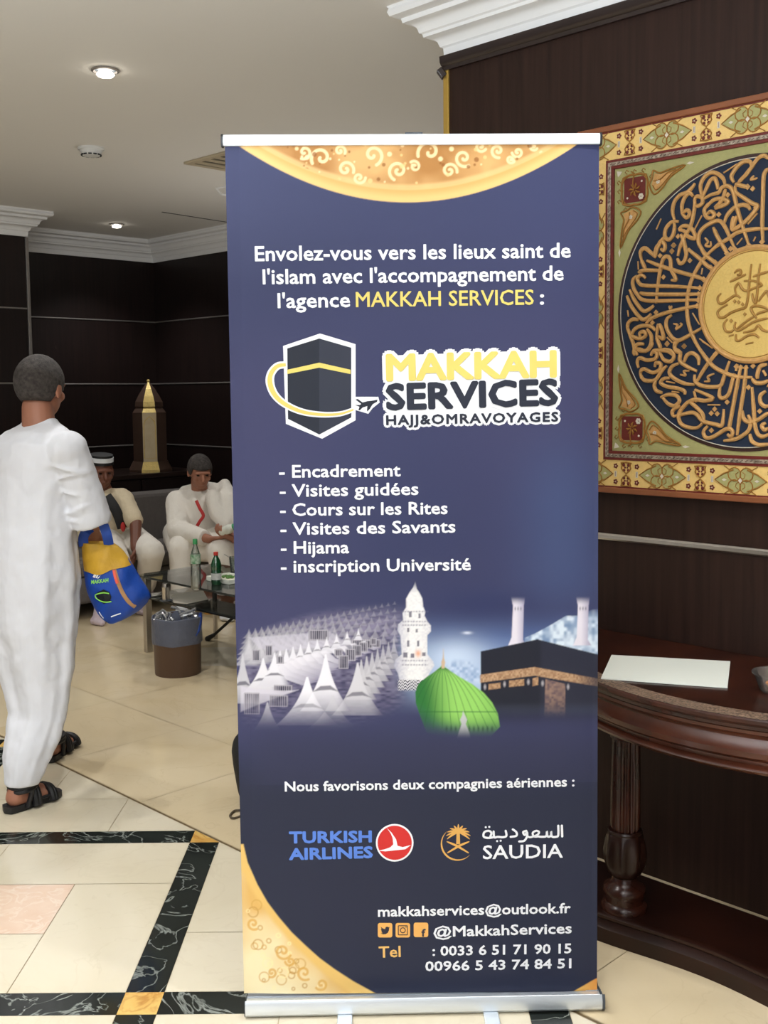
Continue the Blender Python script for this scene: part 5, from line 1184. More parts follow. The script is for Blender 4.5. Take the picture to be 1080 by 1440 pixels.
for q in nq: q.z = ZS + 0.0008
tag(MB().slab(nq, Vector((0, 0, 1)), 0.006).build('paper_napkin', mat('grey_white_napkin', (196, 188, 176), 0.8, vary=0.08, scale=20), bevel=0.002), 'crumpled pale paper napkin on the lower glass shelf', 'napkin')
tq = [at_z(*q, 0.0) for q in ((287, 863), (293, 860.5), (301, 862), (299, 864), (290, 864.5))]
tag(MB().slab([q + Vector((0, 0, 0.0008)) for q in tq], Vector((0, 0, 1)), 0.003).build('paper_scrap', mat('orange_paper', (214, 156, 66), 0.6, vary=0.1)), 'small orange scrap lying on the floor under the glass table', 'scrap')

# black backpack behind the banner
M['lilac'] = mat('lilac_cotton', (204, 188, 196), 0.85, vary=0.15, scale=14)
kc = Vector((-0.420, 3.87, 0)); bp = thing('backpack', 'black backpack standing on the floor behind the banner edge', 'backpack', kc)
M['blk_fab'] = mat('black_nylon', (20, 20, 22), 0.6, vary=0.2, scale=30, bump=0.3, bump_scale=300)
mb = MB()
rows_ = []
for z, w, d in ((0.0, 0.105, 0.045), (0.004, 0.118, 0.06), (0.03, 0.128, 0.075), (0.08, 0.136, 0.085), (0.14, 0.145, 0.085), (0.19, 0.150, 0.078), (0.225, 0.145, 0.065), (0.25, 0.125, 0.05), (0.265, 0.09, 0.03), (0.27, 0.04, 0.012)):
    rows_.append([kc + Vector((w * math.copysign(abs(math.cos(a)) ** 0.6, math.cos(a)), d * math.copysign(abs(math.sin(a)) ** 0.7, math.sin(a)), z)) for a in [2 * math.pi * k / 40 for k in range(40)]])
mb.add([p for r in rows_ for p in r], [(j * 40 + k, j * 40 + (k + 1) % 40, (j + 1) * 40 + (k + 1) % 40, (j + 1) * 40 + k) for j in range(9) for k in range(40)] + [tuple(range(40))[::-1], tuple(360 + k for k in range(40))])
pk = organic(mb.build('pack_body', M['blk_fab'], bp), 0.008, 8)
MB().ball(kc + Vector((0, -0.06, 0.12)), (0.10, 0.03, 0.075), 20, 12).build('front_pocket', M['blk_fab'], pk, smooth=True)
MB().tube([kc + Vector((x, 0, z)) for x, z in ((-0.045, 0.27), (-0.03, 0.305), (0.03, 0.305), (0.045, 0.27))], 0.008, 8).build('carry_handle', M['blk_fab'], bp, smooth=True)
cp = [at_z(343, 1137, 0.012), at_z(330, 1140, 0.006), at_z(323.5, 1147, 0.005), at_z(328, 1150.5, 0.005), at_z(338, 1147.5, 0.005), at_z(346, 1142, 0.006)]
MB().tube(spline([kc + Vector((-0.11, -0.03, 0.03))] + cp + [kc + Vector((-0.10, -0.045, 0.02))], 5), 0.004, 8).build('cord_loop', mat('dark_cord', (78, 66, 48), 0.7), bp, smooth=True)

# ================================================================ people
M['skin'] = mat('brown_skin', (166, 112, 88), 0.55, vary=0.12, scale=12)
M['skin_dark'] = mat('deep_brown_skin', (118, 72, 54), 0.5, vary=0.15, scale=12)
M['skin_light'] = mat('tan_skin', (176, 128, 104), 0.55, vary=0.1, scale=12)
M['thobe'] = mat('white_thobe_cotton', (220, 221, 227), 0.85, vary=0.015, scale=3, bump=1.0, bump_scale=6, stretch=(1.8, 1.8, 0.5))
M['cream_cotton'] = mat('cream_cotton', (214, 198, 168), 0.85, vary=0.05, scale=10, bump=0.9, bump_scale=16, stretch=(1.6, 1.6, 0.6))
M['white_cotton'] = mat('warm_white_cotton', (232, 226, 216), 0.85, vary=0.03, scale=8, bump=0.9, bump_scale=16, stretch=(1.6, 1.6, 0.6))
M['hair_dark'] = mat('short_dark_hair', (44, 38, 36), 0.8, rgb2=(78, 72, 68), scale=70, bump=0.6, bump_scale=300)
M['eye'] = mat('dark_eye', (28, 20, 18), 0.25)
M['sandal'] = mat('black_sandal_leather', (24, 24, 27), 0.5, vary=0.15, scale=40)
UP = Vector((0, 0, 1))
def head(mb, c, f, up=UP):
    """skull, jaw, nose, ears; f = facing direction; returns the frame"""
    f = f.normalized(); r = f.cross(up).normalized(); u = r.cross(f).normalized()
    mb.ball(c + u * 0.025 - f * 0.01, (0.076, 0.096, 0.092), 22, 16, 0, r, f, u)
    mb.ball(c - u * 0.035 + f * 0.022, (0.060, 0.070, 0.075), 20, 14, 0, r, f, u)
    mb.ball(c - u * 0.078 + f * 0.048, (0.032, 0.032, 0.028), 14, 10, 0, r, f, u)
    mb.limb([c + u * 0.012 + f * 0.088, c - u * 0.026 + f * 0.108], [0.010, 0.015], 10)
    mb.limb([c + u * 0.022 + f * 0.083 - r * 0.045, c + u * 0.028 + f * 0.089, c + u * 0.022 + f * 0.083 + r * 0.045], [0.010, 0.012, 0.010], 10)
    mb.limb([c - u * 0.056 + f * 0.083 - r * 0.02, c - u * 0.056 + f * 0.091, c - u * 0.056 + f * 0.083 + r * 0.02], [0.007, 0.010, 0.007], 8)
    for s in (-1, 1):
        mb.ball(c - u * 0.005 - f * 0.008 + r * (s * 0.078), (0.010, 0.020, 0.033), 12, 10, 0, r, f, u)
        mb.ball(c - u * 0.022 + f * 0.06 + r * (s * 0.04), (0.024, 0.026, 0.022), 12, 9, 0, r, f, u)
    return f, r, u
def eyes(c, f, r, u, parent):
    for s in (-1, 1): MB().ball(c + u * 0.004 + f * 0.078 + r * (s * 0.031), (0.011, 0.009, 0.006), 12, 8, 0, r, f, u).build('eye', M['eye'], parent, smooth=True)
def hair_cap(c, f, r, u, name, m, parent, low=-0.25, k=1.06):
    mb = MB(); rows = []; seg = 28
    for i in range(12):
        row = []
        for j in range(seg):
            a = 2 * math.pi * j / seg
            lim = math.pi * (0.60 + (0.16 if math.sin(a) < -0.2 else -0.16 if math.sin(a) > 0.5 else 0.0))
            th = lim * i / 11 + 1e-3
            row.append(c + u * 0.025 - f * 0.01 + r * (0.076 * k * math.sin(th) * math.cos(a)) + f * (0.096 * k * math.sin(th) * math.sin(a)) + u * (0.092 * k * math.cos(th)))
        rows.append(row)
    mb.add([p for w in rows for p in w], [(i * seg + j, i * seg + (j + 1) % seg, (i + 1) * seg + (j + 1) % seg, (i + 1) * seg + j) for i in range(11) for j in range(seg)])
    o = mb.build(name, m, parent, smooth=80); s_ = o.modifiers.new('thickness', 'SOLIDIFY'); s_.thickness = 0.006; s_.offset = 1
    return o
def hand(mb, w, d, n, side, curl=0.6, k=1.0, spread=0.08):
    """w wrist, d towards the fingertips, n palm side; side +1/-1 puts the thumb"""
    d = d.normalized(); n = (n - d * n.dot(d)).normalized(); a = d.cross(n).normalized() * side
    for i, off in enumerate((0.030, 0.010, -0.010, -0.028)):
        mb.limb([w + a * (off * 0.6 * k), w + d * (0.086 * k) + a * (off * k)], [0.015 * k, 0.012 * k], 8)
        b = w + d * (0.088 * k) + a * (off * k); dr = (d + a * (off * spread * 10 * 0.3)).normalized(); L_ = (0.95, 1.05, 0.99, 0.78)[i]
        pts = [b]; ang = curl * 0.6
        for seg_l in (0.040, 0.026, 0.021):
            v = dr * math.cos(ang) + n * math.sin(ang); pts.append(pts[-1] + v * (seg_l * L_ * k)); ang += curl
        mb.limb(pts, [0.0098 * k, 0.0088 * k, 0.0080 * k, 0.0068 * k], 8)
    t0 = w + d * (0.022 * k) + a * (0.024 * k); t1 = t0 + (d * 0.55 + a * 0.75 + n * 0.3).normalized() * (0.042 * k); t2 = t1 + (d * 0.85 + a * 0.2 + n * (0.3 + curl * 0.4)).normalized() * (0.03 * k)
    mb.limb([t0, t1, t2], [0.0125 * k, 0.0105 * k, 0.0085 * k], 8)
def foot(mb, heel, toe, ankle, zsole=0.022):
    d = (toe - heel); d.z = 0; L_ = d.length; d.normalize(); s = Vector((-d.y, d.x, 0))
    h = heel + d * 0.035; z = UP * zsole
    mb.limb([ankle, h + z + UP * 0.03], [0.040, 0.034]); mb.ball(h + z + UP * 0.026, (0.034, 0.036, 0.028), 14, 10, 0, d, s)
    mb.limb([ankle + d * 0.01 - UP * 0.01, heel + d * (L_ * 0.55) + z + UP * 0.032, heel + d * (L_ * 0.74) + z + UP * 0.022], [0.038, 0.030, 0.022])
    mb.limb([h + z + UP * 0.022, heel + d * (L_ * 0.7) + s * 0.022 + z + UP * 0.018], [0.03, 0.02]); mb.limb([h + z + UP * 0.022, heel + d * (L_ * 0.68) - s * 0.024 + z + UP * 0.016], [0.03, 0.018])
    for i in range(5):
        o_ = 0.034 - i * 0.0165; b = heel + d * (L_ * (0.74 - 0.02 * i)) + s * o_ + z + UP * 0.014
        mb.limb([b, b + d * (0.034 - 0.004 * i) - UP * 0.003], [0.0125 - 0.0012 * i, 0.0115 - 0.0013 * i], 8)
def sandal(heel, toe, ankle, parent, zs=0.0):
    d = (toe - heel); d.z = 0; L_ = d.length; d.normalize(); s = Vector((-d.y, d.x, 0))
    mb = MB(); prof = [(-0.012, 0.0), (0.0, 0.030), (0.05, 0.037), (0.12, 0.034), (0.17, 0.043), (L_ - 0.02, 0.045), (L_ + 0.015, 0.030), (L_ + 0.022, 0.0)]
    out_ = [heel + d * x + s * w for x, w in prof] + [heel + d * x - s * w * 0.92 for x, w in prof[::-1][1:-1]]
    so_ = mb.prism([(p.x, p.y) for p in out_], zs, zs + 0.026).build('sandal', M['sandal'], parent, bevel=0.006)
    st_ = MB()
    def strap(x, w, h, rad, lean=0.0):
        pts = [heel + d * (x + lean * math.sin(t)) + s * (w * math.cos(t)) + UP * (zs + 0.012 + h * math.sin(t)) for t in [math.pi * q / 12 for q in range(13)]]
        st_.tube(pts, rad, 8, flat=(UP, 0.28)) if False else st_.tube(pts, rad, 8)
    for x, w, h in ((L_ * 0.80, 0.046, 0.046), (L_ * 0.86, 0.044, 0.040), (L_ * 0.52, 0.044, 0.072), (L_ * 0.46, 0.043, 0.078)): strap(x, w, h, 0.013)
    pts = [ankle + d * (0.046 * math.cos(t)) + s * (0.046 * math.sin(t)) - UP * 0.012 + UP * 0.006 * math.cos(t) for t in [2 * math.pi * q / 24 for q in range(24)]]
    st_.tube(pts, 0.010, 8, closed=True); st_.tube([p - UP * 0.014 for p in pts], 0.010, 8, closed=True)
    for sg in (-1, 1): st_.tube(spline([heel + d * 0.06 + s * sg * 0.038 + UP * (zs + 0.014), ankle + d * 0.01 + s * sg * 0.044 - UP * 0.03, ankle + s * sg * 0.046 - UP * 0.012], 4), 0.009, 8); st_.tube(spline([heel + d * (L_ * 0.5) + s * sg * 0.04 + UP * (zs + 0.03), heel + d * (L_ * 0.7) + s * sg * 0.042 + UP * (zs + 0.03), heel + d * (L_ * 0.82) + s * sg * 0.043 + UP * (zs + 0.028)], 4), 0.007, 8)
    st_.build('straps', M['sandal'], so_, smooth=True)
P = at_y

# ---- the walker in the long white thobe, seen from behind
hd = Vector((0.62, 0.785, 0)).normalized(); rt = Vector((0.785, -0.62, 0)).normalized()
wk = thing('person', 'person in a long white thobe walking away in black sandals carrying a blue bag', 'person', (-1.27, 4.0, 0))
heelL, toeL = at_z(10, 1144, 0), at_z(77, 1120, 0); ankL = heelL + (toeL - heelL).normalized() * 0.068 + UP * 0.105
heelR, toeR = at_z(68, 1073, 0), at_z(101, 1046, 0); ankR = heelR + (toeR - heelR).normalized() * 0.045 + UP * 0.11
hc = P(57, 547, 4.03)
body = MB(); f_, r_, u_ = head(body, hc, Vector((0.22, 0.95, -0.10)))
nb_ = P(55, 600, 4.0)
body.limb([hc - u_ * 0.07 - f_ * 0.02, nb_], [0.056, 0.062], 16)
chest, belly, hip = P(42, 670, 4.0), P(40, 760, 4.0), P(40, 850, 4.0)
body.limb([nb_ - UP * 0.05, chest, belly, hip], [0.08, 0.13, 0.12, 0.13], 16)
shR, shL = nb_ + rt * 0.165 - UP * 0.085, nb_ - rt * 0.165 - UP * 0.085
elR, wrR = P(124, 716, 3.97), P(131, 752, 4.13)
body.limb([nb_ - UP * 0.06, shR], [0.05, 0.042]); body.limb([shR, elR, wrR], [0.042, 0.036, 0.027])
elL = shL + Vector((-0.10, -0.06, -0.28)); wrL = elL + Vector((0.03, 0.12, -0.21))
body.limb([nb_ - UP * 0.06, shL], [0.05, 0.042]); body.limb([shL, elL, wrL], [0.042, 0.036, 0.027])
hand(body, wrR, Vector((0.15, 0.15, -1)), Vector((-0.6, 0.75, 0.1)), 1, 0.75, 0.98); hand(body, wrL, Vector((0.05, 0.2, -1)), rt, -1, 0.4)
kneeL = hip + (ankL - hip) * 0.5 + hd * 0.08 + rt * 0.02; kneeR = hip + (ankR - hip) * 0.5 + hd * 0.07
body.limb([hip - rt * 0.05, kneeL, ankL], [0.08, 0.05, 0.036]); body.limb([hip + rt * 0.07, kneeR, ankR], [0.085, 0.055, 0.038])
foot(body, heelL, toeL, ankL); foot(body, heelR, toeR, ankR)
organic(body.build('body', M['skin'], wk), 0.0055, 4, 0.5)
hair_cap(hc, f_, r_, u_, 'hair', M['hair_dark'], wk)
eyes(hc, f_, r_, u_, wk)
sandal(heelL, toeL, ankL, wk); sandal(heelR, toeR, ankR, wk)
rings = [(588, 57, 25, 4.02), (596, 56, 30, 4.01), (606, 52, 52, 4.0), (622, 48, 66, 4.0), (650, 43, 71, 4.0), (700, 38, 70, 4.0), (760, 38, 78, 4.0), (820, 39, 82, 4.0), (880, 41, 77, 3.98), (930, 47, 66, 3.96), (965, 51, 54, 3.93), (1000, 54, 43, 3.9), (1040, 46, 38, 3.855), (1075, 37, 29, 3.815), (1102, 31, 22, 3.795)]
th = MB(); seg = 72; rows = []
cs = [(P(cx, py, Y), hw * Y / FOC, py) for py, cx, hw, Y in rings]
dense = []
for i in range(len(cs) - 1):
    for q in range(4):
        t = q / 4; dense.append((cs[i][0].lerp(cs[i + 1][0], t), cs[i][1] * (1 - t) + cs[i + 1][1] * t, cs[i][2] * (1 - t) + cs[i + 1][2] * t))
dense.append(cs[-1])
for (c_, w, py) in dense:
    k_ = max(0.0, min(1.0, (py - 660) / 250)); row = []
    for j in range(seg):
        a = 2 * math.pi * j / seg
        fold = 1 + 0.010 * math.sin(6 * a + 0.7) * math.sin(py * 0.021) + 0.008 * math.sin(11 * a + py * 0.016) + k_ * (0.040 * math.sin(5 * a + py * 0.006) + 0.022 * math.sin(9 * a - py * 0.009 + 1.0) + 0.012 * math.sin(17 * a + py * 0.012))
        row.append(c_ + rt * (w * 1.08 * fold * math.cos(a)) + hd * (w * (0.72 + 0.38 * max(0.0, min(1.0, (py - 960) / 120))) * fold * math.sin(a)))
    rows.append(row)
n_ = len(rows)
th.add([p for w in rows for p in w], [(i * seg + j, i * seg + (j + 1) % seg, (i + 1) * seg + (j + 1) % seg, (i + 1) * seg + j) for i in range(n_ - 1) for j in range(seg)] + [tuple(range(seg))[::-1], tuple((n_ - 1) * seg + j for j in range(seg))])
sl_ = [nb_ + rt * 0.09 - UP * 0.06, shR, P(110, 674, 3.93), P(120, 702, 3.95), P(127, 728, 3.96), P(129, 737, 3.965)]
th.ball(sl_[0], 0.06, 16, 10); th.ball(sl_[1], 0.073, 16, 10); th.tube(sl_, [0.062, 0.075, 0.072, 0.073, 0.078, 0.077], 24)
for q_, tl_, r0 in ((0.18, 0.5, 0.0735), (0.36, 0.35, 0.0735), (0.50, -0.3, 0.0725), (0.66, 0.45, 0.073), (0.78, -0.35, 0.075), (0.9, 0.25, 0.0775)):
    ax_ = (elR + Vector((0, 0, -0.05)) - shR); c0 = shR + ax_ * q_; ax_.normalize(); ex = ax_.cross(Vector((0, 1, 0))).normalized(); ey = ax_.cross(ex)
    arc = [c0 + ex * (r0 * math.cos(t)) + ey * (r0 * math.sin(t)) + ax_ * (tl_ * r0 * math.sin(t + q_ * 9)) for t in [2 * math.pi * k / 28 for k in range(28)]]
    th.tube(arc, [0.003 + 0.0045 * abs(math.sin(math.pi * k / 28 + q_ * 5)) for k in range(28)], 8, closed=True)
for pts, r0 in (([(70, 640), (74, 700), (72, 760), (78, 830)], 0.006), ([(20, 700), (24, 780), (20, 860), (30, 940)], 0.007), ([(60, 860), (62, 930), (52, 1000), (40, 1070)], 0.010), ([(88, 830), (86, 900), (78, 970), (66, 1040)], 0.009), ([(84, 655), (80, 690), (84, 720)], 0.006)):
    q = spline([P(x, y, 3.905 + 0.02 * abs(x - 40) / 40) for x, y in pts], 6); th.tube(q, [r0 * (0.3 + 0.9 * math.sin(math.pi * i / (len(q) - 1))) for i in range(len(q))], 8)
sL = [nb_ - rt * 0.09 - UP * 0.06, shL - UP * 0.01, shL.lerp(elL, 0.5), elL, elL.lerp(wrL, 0.6)]
th.ball(sL[1], 0.073, 16, 10); th.tube(sL, [0.062, 0.075, 0.07, 0.07, 0.072], 24)
tho = organic(th.build('thobe', M['thobe'], wk), 0.007, 3, 0.5)
wrinkle(tho, 0.016, 0.09)
# ---- the bag on the walker's arm
BY = 4.02
bag = thing('drawstring_bag', 'blue bag with a yellow top hanging from the arm of the person walking away', 'bag', P(165, 875, BY))
outl = [(763, 116, 158), (768, 115, 167), (776, 115.5, 175), (786, 116, 182), (796, 117, 188), (806, 118, 194), (818, 119.5, 201), (830, 122, 209), (838, 124.5, 212.5), (848, 129, 207), (858, 134.5, 197), (866, 140, 184), (872, 146, 172), (876, 152, 162)]
M['bag_blue'] = mat('royal_blue_nylon', (16, 72, 172), 0.55, vary=0.2, scale=16, bump=0.35, bump_scale=30); M['bag_yel'] = mat('mustard_nylon', (206, 160, 44), 0.6, vary=0.15, scale=16, bump=0.35, bump_scale=30)
def edge(py):
    for (y0, l0, r0), (y1, l1, r1) in zip(outl, outl[1:]):
        if y0 <= py <= y1: t = (py - y0) / (y1 - y0); return l0 + (l1 - l0) * t, r0 + (r1 - r0) * t
    return outl[-1][1:] if py > outl[-1][0] else outl[0][1:]
def thick(py): t = (py - 763) / 113.0; return 0.012 + 0.062 * max(0.0, math.sin(math.pi * min(1, 0.12 + t * 0.86))) ** 0.7
def bagpt(px, py, front=True, grow=0.0):
    l_, r_ = edge(py); u = max(-1, min(1, 2 * (px - l_) / (r_ - l_) - 1)); th_ = (thick(py) + grow) * (1 - abs(u) ** 2.4) ** 0.6 + 0.004 * math.sin(px * 0.17 + py * 0.09)
    p = P(px, py, BY); return p + Vector((0.12, -0.99, 0)) * (th_ if front else -th_)
def shell(y0, y1, grow, name, m, wav=None, n=26, rowsn=22):
    mb = MB(); fr_, bk_ = [], []
    for i in range(rowsn + 1):
        f1, b1 = [], []
        for j in range(n + 1):
            u = -1 + 2 * j / n; u = math.sin(u * math.pi / 2)
            yb = y1 + (wav(u) if wav else 0); py = y0 + (yb - y0) * i / rowsn; l_, r_ = edge(py); g_ = 0.25 if grow else 0
            px = (l_ + r_) / 2 + (r_ - l_ + 2 * g_ * 4 * (1 if grow else 0)) / 2 * u
            f1.append(bagpt(max(l_, min(r_, px)), py, True, grow) + (Vector((0, 0, 0)))); b1.append(bagpt(max(l_, min(r_, px)), py, False, grow))
        fr_.append(f1); bk_.append(b1)
    w = n + 1; vs = [p for r in fr_ for p in r] + [p for r in bk_ for p in r]; o_ = w * (rowsn + 1); fs = []
    for i in range(rowsn):
        for j in range(n):
            a = i * w + j; fs.append((a, a + 1, a + w + 1, a + w)); fs.append((o_ + a, o_ + a + w, o_ + a + w + 1, o_ + a + 1))
        for j in (0, n): a = i * w + j; fs.append((a, a + w, o_ + a + w, o_ + a))
    for i in (0, rowsn):
        for j in range(n): a = i * w + j; fs.append((a, a + 1, o_ + a + 1, o_ + a))
    return mb.add(vs, fs).build(name, m, bag, smooth=60)
shell(785, 876, 0.0, 'bag_body', M['bag_blue'])
shell(763, 796, 0.004, 'yellow_top', M['bag_yel'], wav=lambda u: 6 - 9 * (u + 1) / 2 + 5 * math.exp(-((u + 0.3) / 0.35) ** 2))
def ribbon(pts, w, name, m, lift=0.003):
    q = spline([bagpt(x, y, True, lift) for x, y in pts], 5)
    return MB().tube(q, w, 8, flat=(Vector((0.12, -0.99, 0)), 0.35)).build(name, m, bag, smooth=True)
ribbon([(164, 797), (169, 812), (175, 828), (183, 841), (192, 850)], 0.0075, 'zip_flap', mat('tan_webbing', (186, 142, 96), 0.7, vary=0.1), 0.003)
ribbon([(163.5, 797), (165.5, 805), (169, 815)], 0.0055, 'zip_pull', mat('coral_cord', (232, 96, 72), 0.6), 0.009)
def front_mesh(polys, name, m, lift=0.002):
    mb = MB()
    for pl in polys:
        k = len(pl); a = [bagpt(x, y, True, lift) for x, y in pl]; mb.slab(a, Vector((0.12, -0.99, 0)), 0.0008)
    return mb.build(name, m, bag)
M['bag_white'] = mat('white_print', (232, 236, 240), 0.5); M['bag_green'] = mat('lime_print', (150, 226, 92), 0.5); M['bag_black'] = mat('black_print', (14, 22, 30), 0.5)
# maker's mark, lettering, emblem, care print
def on_bag_text(s, x0, y0, x1, y1, cap, name, m, bold=0.03):
    vs, fs = text_mesh(s, bold); mnx, mxx = min(v[0] for v in vs), max(v[0] for v in vs); mb = MB()
    pts = []
    for (x, y) in vs:
        t = (x - mnx) / (mxx - mnx); pts.append(bagpt(x0 + (x1 - x0) * t, y0 + (y1 - y0) * t - cap * y / 0.73, True, 0.0035))
    return mb.add(pts, fs).build(name, m, bag)
front_mesh([[(134, 807), (137, 801.5), (139.5, 804.5), (136.5, 808.5)], [(138, 808), (141.5, 802), (142.5, 804), (140, 808.5)], [(140.5, 808.5), (145, 804.5), (143.5, 807.5), (141.8, 809)]], 'maker_mark', M['bag_white'])
on_bag_text('MAKKAH', 131.5, 817, 156, 813.5, 5.4, 'lettering', M['bag_green'])
front_mesh([[(140, 829), (149, 824.5), (158, 828), (160, 834), (158, 841), (149, 845), (141, 841), (138.5, 835)]], 'emblem', M['bag_black'])
ribbon([(157, 829.5), (149, 829), (140, 831.5), (136.5, 834), (138, 838), (145, 841.5), (153, 842), (160, 841)], 0.0022, 'emblem_ring', M['bag_green'], 0.004)
ribbon([(158, 864.5), (164, 862), (172, 859)], 0.0022, 'side_print', M['bag_white'], 0.003); ribbon([(141, 858), (144, 863), (147, 867)], 0.0016, 'side_print', M['bag_white'], 0.003)
for pts in ([(138, 731, 3.98), (143, 733, 3.97), (148, 745, 3.97), (151, 755, 3.97), (153, 766, 3.985)], [(128, 742, 4.02), (121, 748, 4.0), (117, 757, 4.0), (118, 768, 4.0)]):
    q = spline([P(*p) for p in pts], 5); MB().tube(q, 0.019, 10, flat=(Vector((0.2, -0.98, 0)), 0.14)).build('strap', M['bag_blue'], bag, smooth=True)

# ---- person seated on the sofa in cream clothes and a cap
sm = thing('person', 'person in a cream shirt and white-banded cap seated on the grey sofa behind the walker', 'person', fp(4.0, -6.7, 0))
fdm = Vector((0.62, -0.78, 0)).normalized(); rm = fdm.cross(UP).normalized()
hcm = P(143, 664, 7.5); body = MB(); f_, r_, u_ = head(body, hcm, Vector((0.5, -0.85, -0.12)))
hipm = Vector((-1.92, 7.6, 0.46)); nbm = P(146, 690, 7.55)
body.limb([hcm - u_ * 0.07 - f_ * 0.02, nbm], [0.055, 0.06]); body.limb([nbm - UP * 0.05, hipm], [0.09, 0.12])
shA, shB = P(172, 702, 7.5), P(118, 706, 7.6); elA, wrA = P(191, 736, 7.33), P(190, 770, 7.2)
elB, wrB = P(122, 760, 7.4), P(158, 776, 7.15)
body.limb([nbm - UP * 0.03, shA, elA, wrA], [0.055, 0.05, 0.043, 0.032]); body.limb([nbm - UP * 0.03, shB, elB, wrB], [0.055, 0.05, 0.043, 0.032])
hand(body, wrA, Vector((-0.1, -0.25, -1)), Vector((-0.8, -0.3, 0)), -1, 0.55, 1.05); hand(body, wrB, Vector((0.9, -0.3, -0.2)), Vector((0, 0, -1)), 1, 0.4)
knA, knB = P(213, 776, 7.15), P(165, 792, 6.95); htA, ttA, htB, ttB = at_z(205, 853, 0), at_z(199, 869, 0), at_z(146, 866, 0), at_z(134, 884, 0)
anA, anB = htA.lerp(ttA, 0.2) + UP * 0.1, htB.lerp(ttB, 0.2) + UP * 0.1
body.limb([hipm + Vector((0.09, 0.06, 0)), knA, anA], [0.08, 0.055, 0.04]); body.limb([hipm - Vector((0.05, 0.06, 0)), knB, anB], [0.08, 0.055, 0.04])
foot(body, htA, ttA, anA, 0.006); foot(body, htB, ttB, anB, 0.006)
for h_, t_, an in ((htA, ttA, anA), (htB, ttB, anB)):
    mb = MB(); d_ = (t_ - h_).normalized(); foot(mb, h_ - d_ * 0.008, t_ + d_ * 0.01, an + UP * 0.004, 0.008); mb.limb([an, an + UP * 0.05], [0.05, 0.056])
    o = organic(mb.build('slipper', M['lilac'], sm), 0.006, 10, 0.7); q_ = o.modifiers.new('grow', 'DISPLACE'); q_.strength = 0.010; q_.mid_level = 0.0
organic(body.build('body', M['skin_dark'], sm), 0.0055, 4, 0.5)
eyes(hcm, f_, r_, u_, sm)
def cap_ring(z0, z1, k, name, m):
    mb = MB(); sg = 32
    mb.add([hcm + u_ * z + r_ * (0.079 * k * math.cos(2 * math.pi * j / sg)) + f_ * (0.098 * k * math.sin(2 * math.pi * j / sg) - 0.01) for z in (z0, z1) for j in range(sg)], [(j, (j + 1) % sg, sg + (j + 1) % sg, sg + j) for j in range(sg)] + [tuple(range(sg))[::-1], tuple(range(sg, 2 * sg))])
    return mb.build(name, m, sm, smooth=50)
cap_ring(0.058, 0.078, 1.05, 'cap_band', M['black_plastic']); cap_ring(0.078, 0.108, 1.04, 'cap', M['bag_white']); cap_ring(0.108, 0.124, 0.98, 'cap_crown', M['black_plastic'])
sh = MB(); sh.limb([nbm - UP * 0.035, P(150, 712, 7.55), P(152, 745, 7.58), hipm + UP * 0.03], [0.075, 0.135, 0.145, 0.15], 18)
sh.limb([P(150, 703, 7.55), shA, shA.lerp(elA, 0.85)], [0.085, 0.078, 0.064], 16); sh.limb([P(146, 703, 7.58), shB, shB.lerp(elB, 0.9)], [0.085, 0.078, 0.066], 16)
wrinkle(organic(sh.build('shirt', M['cream_cotton'], sm), 0.009, 3), 0.012, 0.06)
tr2 = MB(); tr2.limb([hipm + Vector((0.09, 0.06, 0.0)), knA, knA.lerp(anA, 0.75)], [0.12, 0.088, 0.066], 18); tr2.limb([hipm - Vector((0.05, 0.06, 0.0)), knB, knB.lerp(anB, 0.75)], [0.12, 0.088, 0.066], 18)
wrinkle(organic(tr2.build('trousers', M['white_cotton'], sm), 0.009, 3), 0.010, 0.08)
mb = MB(); mb.tube(spline([P(150, 698, 7.36), P(160, 712, 7.34), P(167, 727, 7.34), P(172, 742, 7.36)], 5), 0.036, 10, flat=(Vector((0.3, -0.95, 0)), 0.4)); mb.build('shoulder_strap', M['blk_fab'], sm, smooth=True)
MB().ball(P(173, 741, 7.33), (0.017, 0.010, 0.034), 14, 9).build('red_badge', mat('red_fabric', (182, 38, 34), 0.6), sm, smooth=True)
MB().ball(P(179, 772, 7.12), (0.04, 0.03, 0.055), 16, 10).build('paper_cup_sleeve', M['bag_white'], sm, smooth=True) if False else None

# ---- person seated nearer the table, white clothes, red lanyard
sp = thing('person', 'person in white robes with a red lanyard seated by the glass table holding food', 'person', (-1.42, 7.5, 0))
hcp = P(281, 664, 7.5); body = MB(); f_, r_, u_ = head(body, hcp, Vector((0.38, -0.88, -0.28)))
hipp = Vector((-1.45, 7.92, 0.46)); nbp = P(281, 696, 7.58)
body.limb([hcp - u_ * 0.07 - f_ * 0.02, nbp], [0.055, 0.06]); body.limb([nbp - UP * 0.05, hipp], [0.09, 0.12])
sa, sb = P(250, 706, 7.58), P(314, 708, 7.55); ea, wa_ = P(251, 747, 7.4), P(294, 758, 7.16); eb, wb_ = P(334, 748, 7.35), P(330, 758, 7.12)
body.limb([nbp - UP * 0.03, sa, ea, wa_], [0.055, 0.05, 0.042, 0.030]); body.limb([nbp - UP * 0.03, sb, eb, wb_], [0.055, 0.05, 0.042, 0.030])
hand(body, wa_, Vector((1.0, -0.15, 0.05)), Vector((0.1, 0.3, 1)), -1, 0.6, 1.05); hand(body, wb_, Vector((-0.6, -0.35, 0.3)), Vector((0.2, 0.5, 0.8)), 1, 0.6, 1.0)
ka, kb = P(257, 772, 7.3), P(313, 778, 7.15); aa_, ab_ = Vector((ka.x + 0.0, ka.y - 0.06, 0.1)), Vector((kb.x + 0.02, kb.y - 0.04, 0.1))
body.limb([hipp + Vector((-0.06, -0.02, 0)), ka, aa_], [0.08, 0.055, 0.04]); body.limb([hipp + Vector((0.12, -0.02, 0)), kb, ab_], [0.08, 0.055, 0.04])
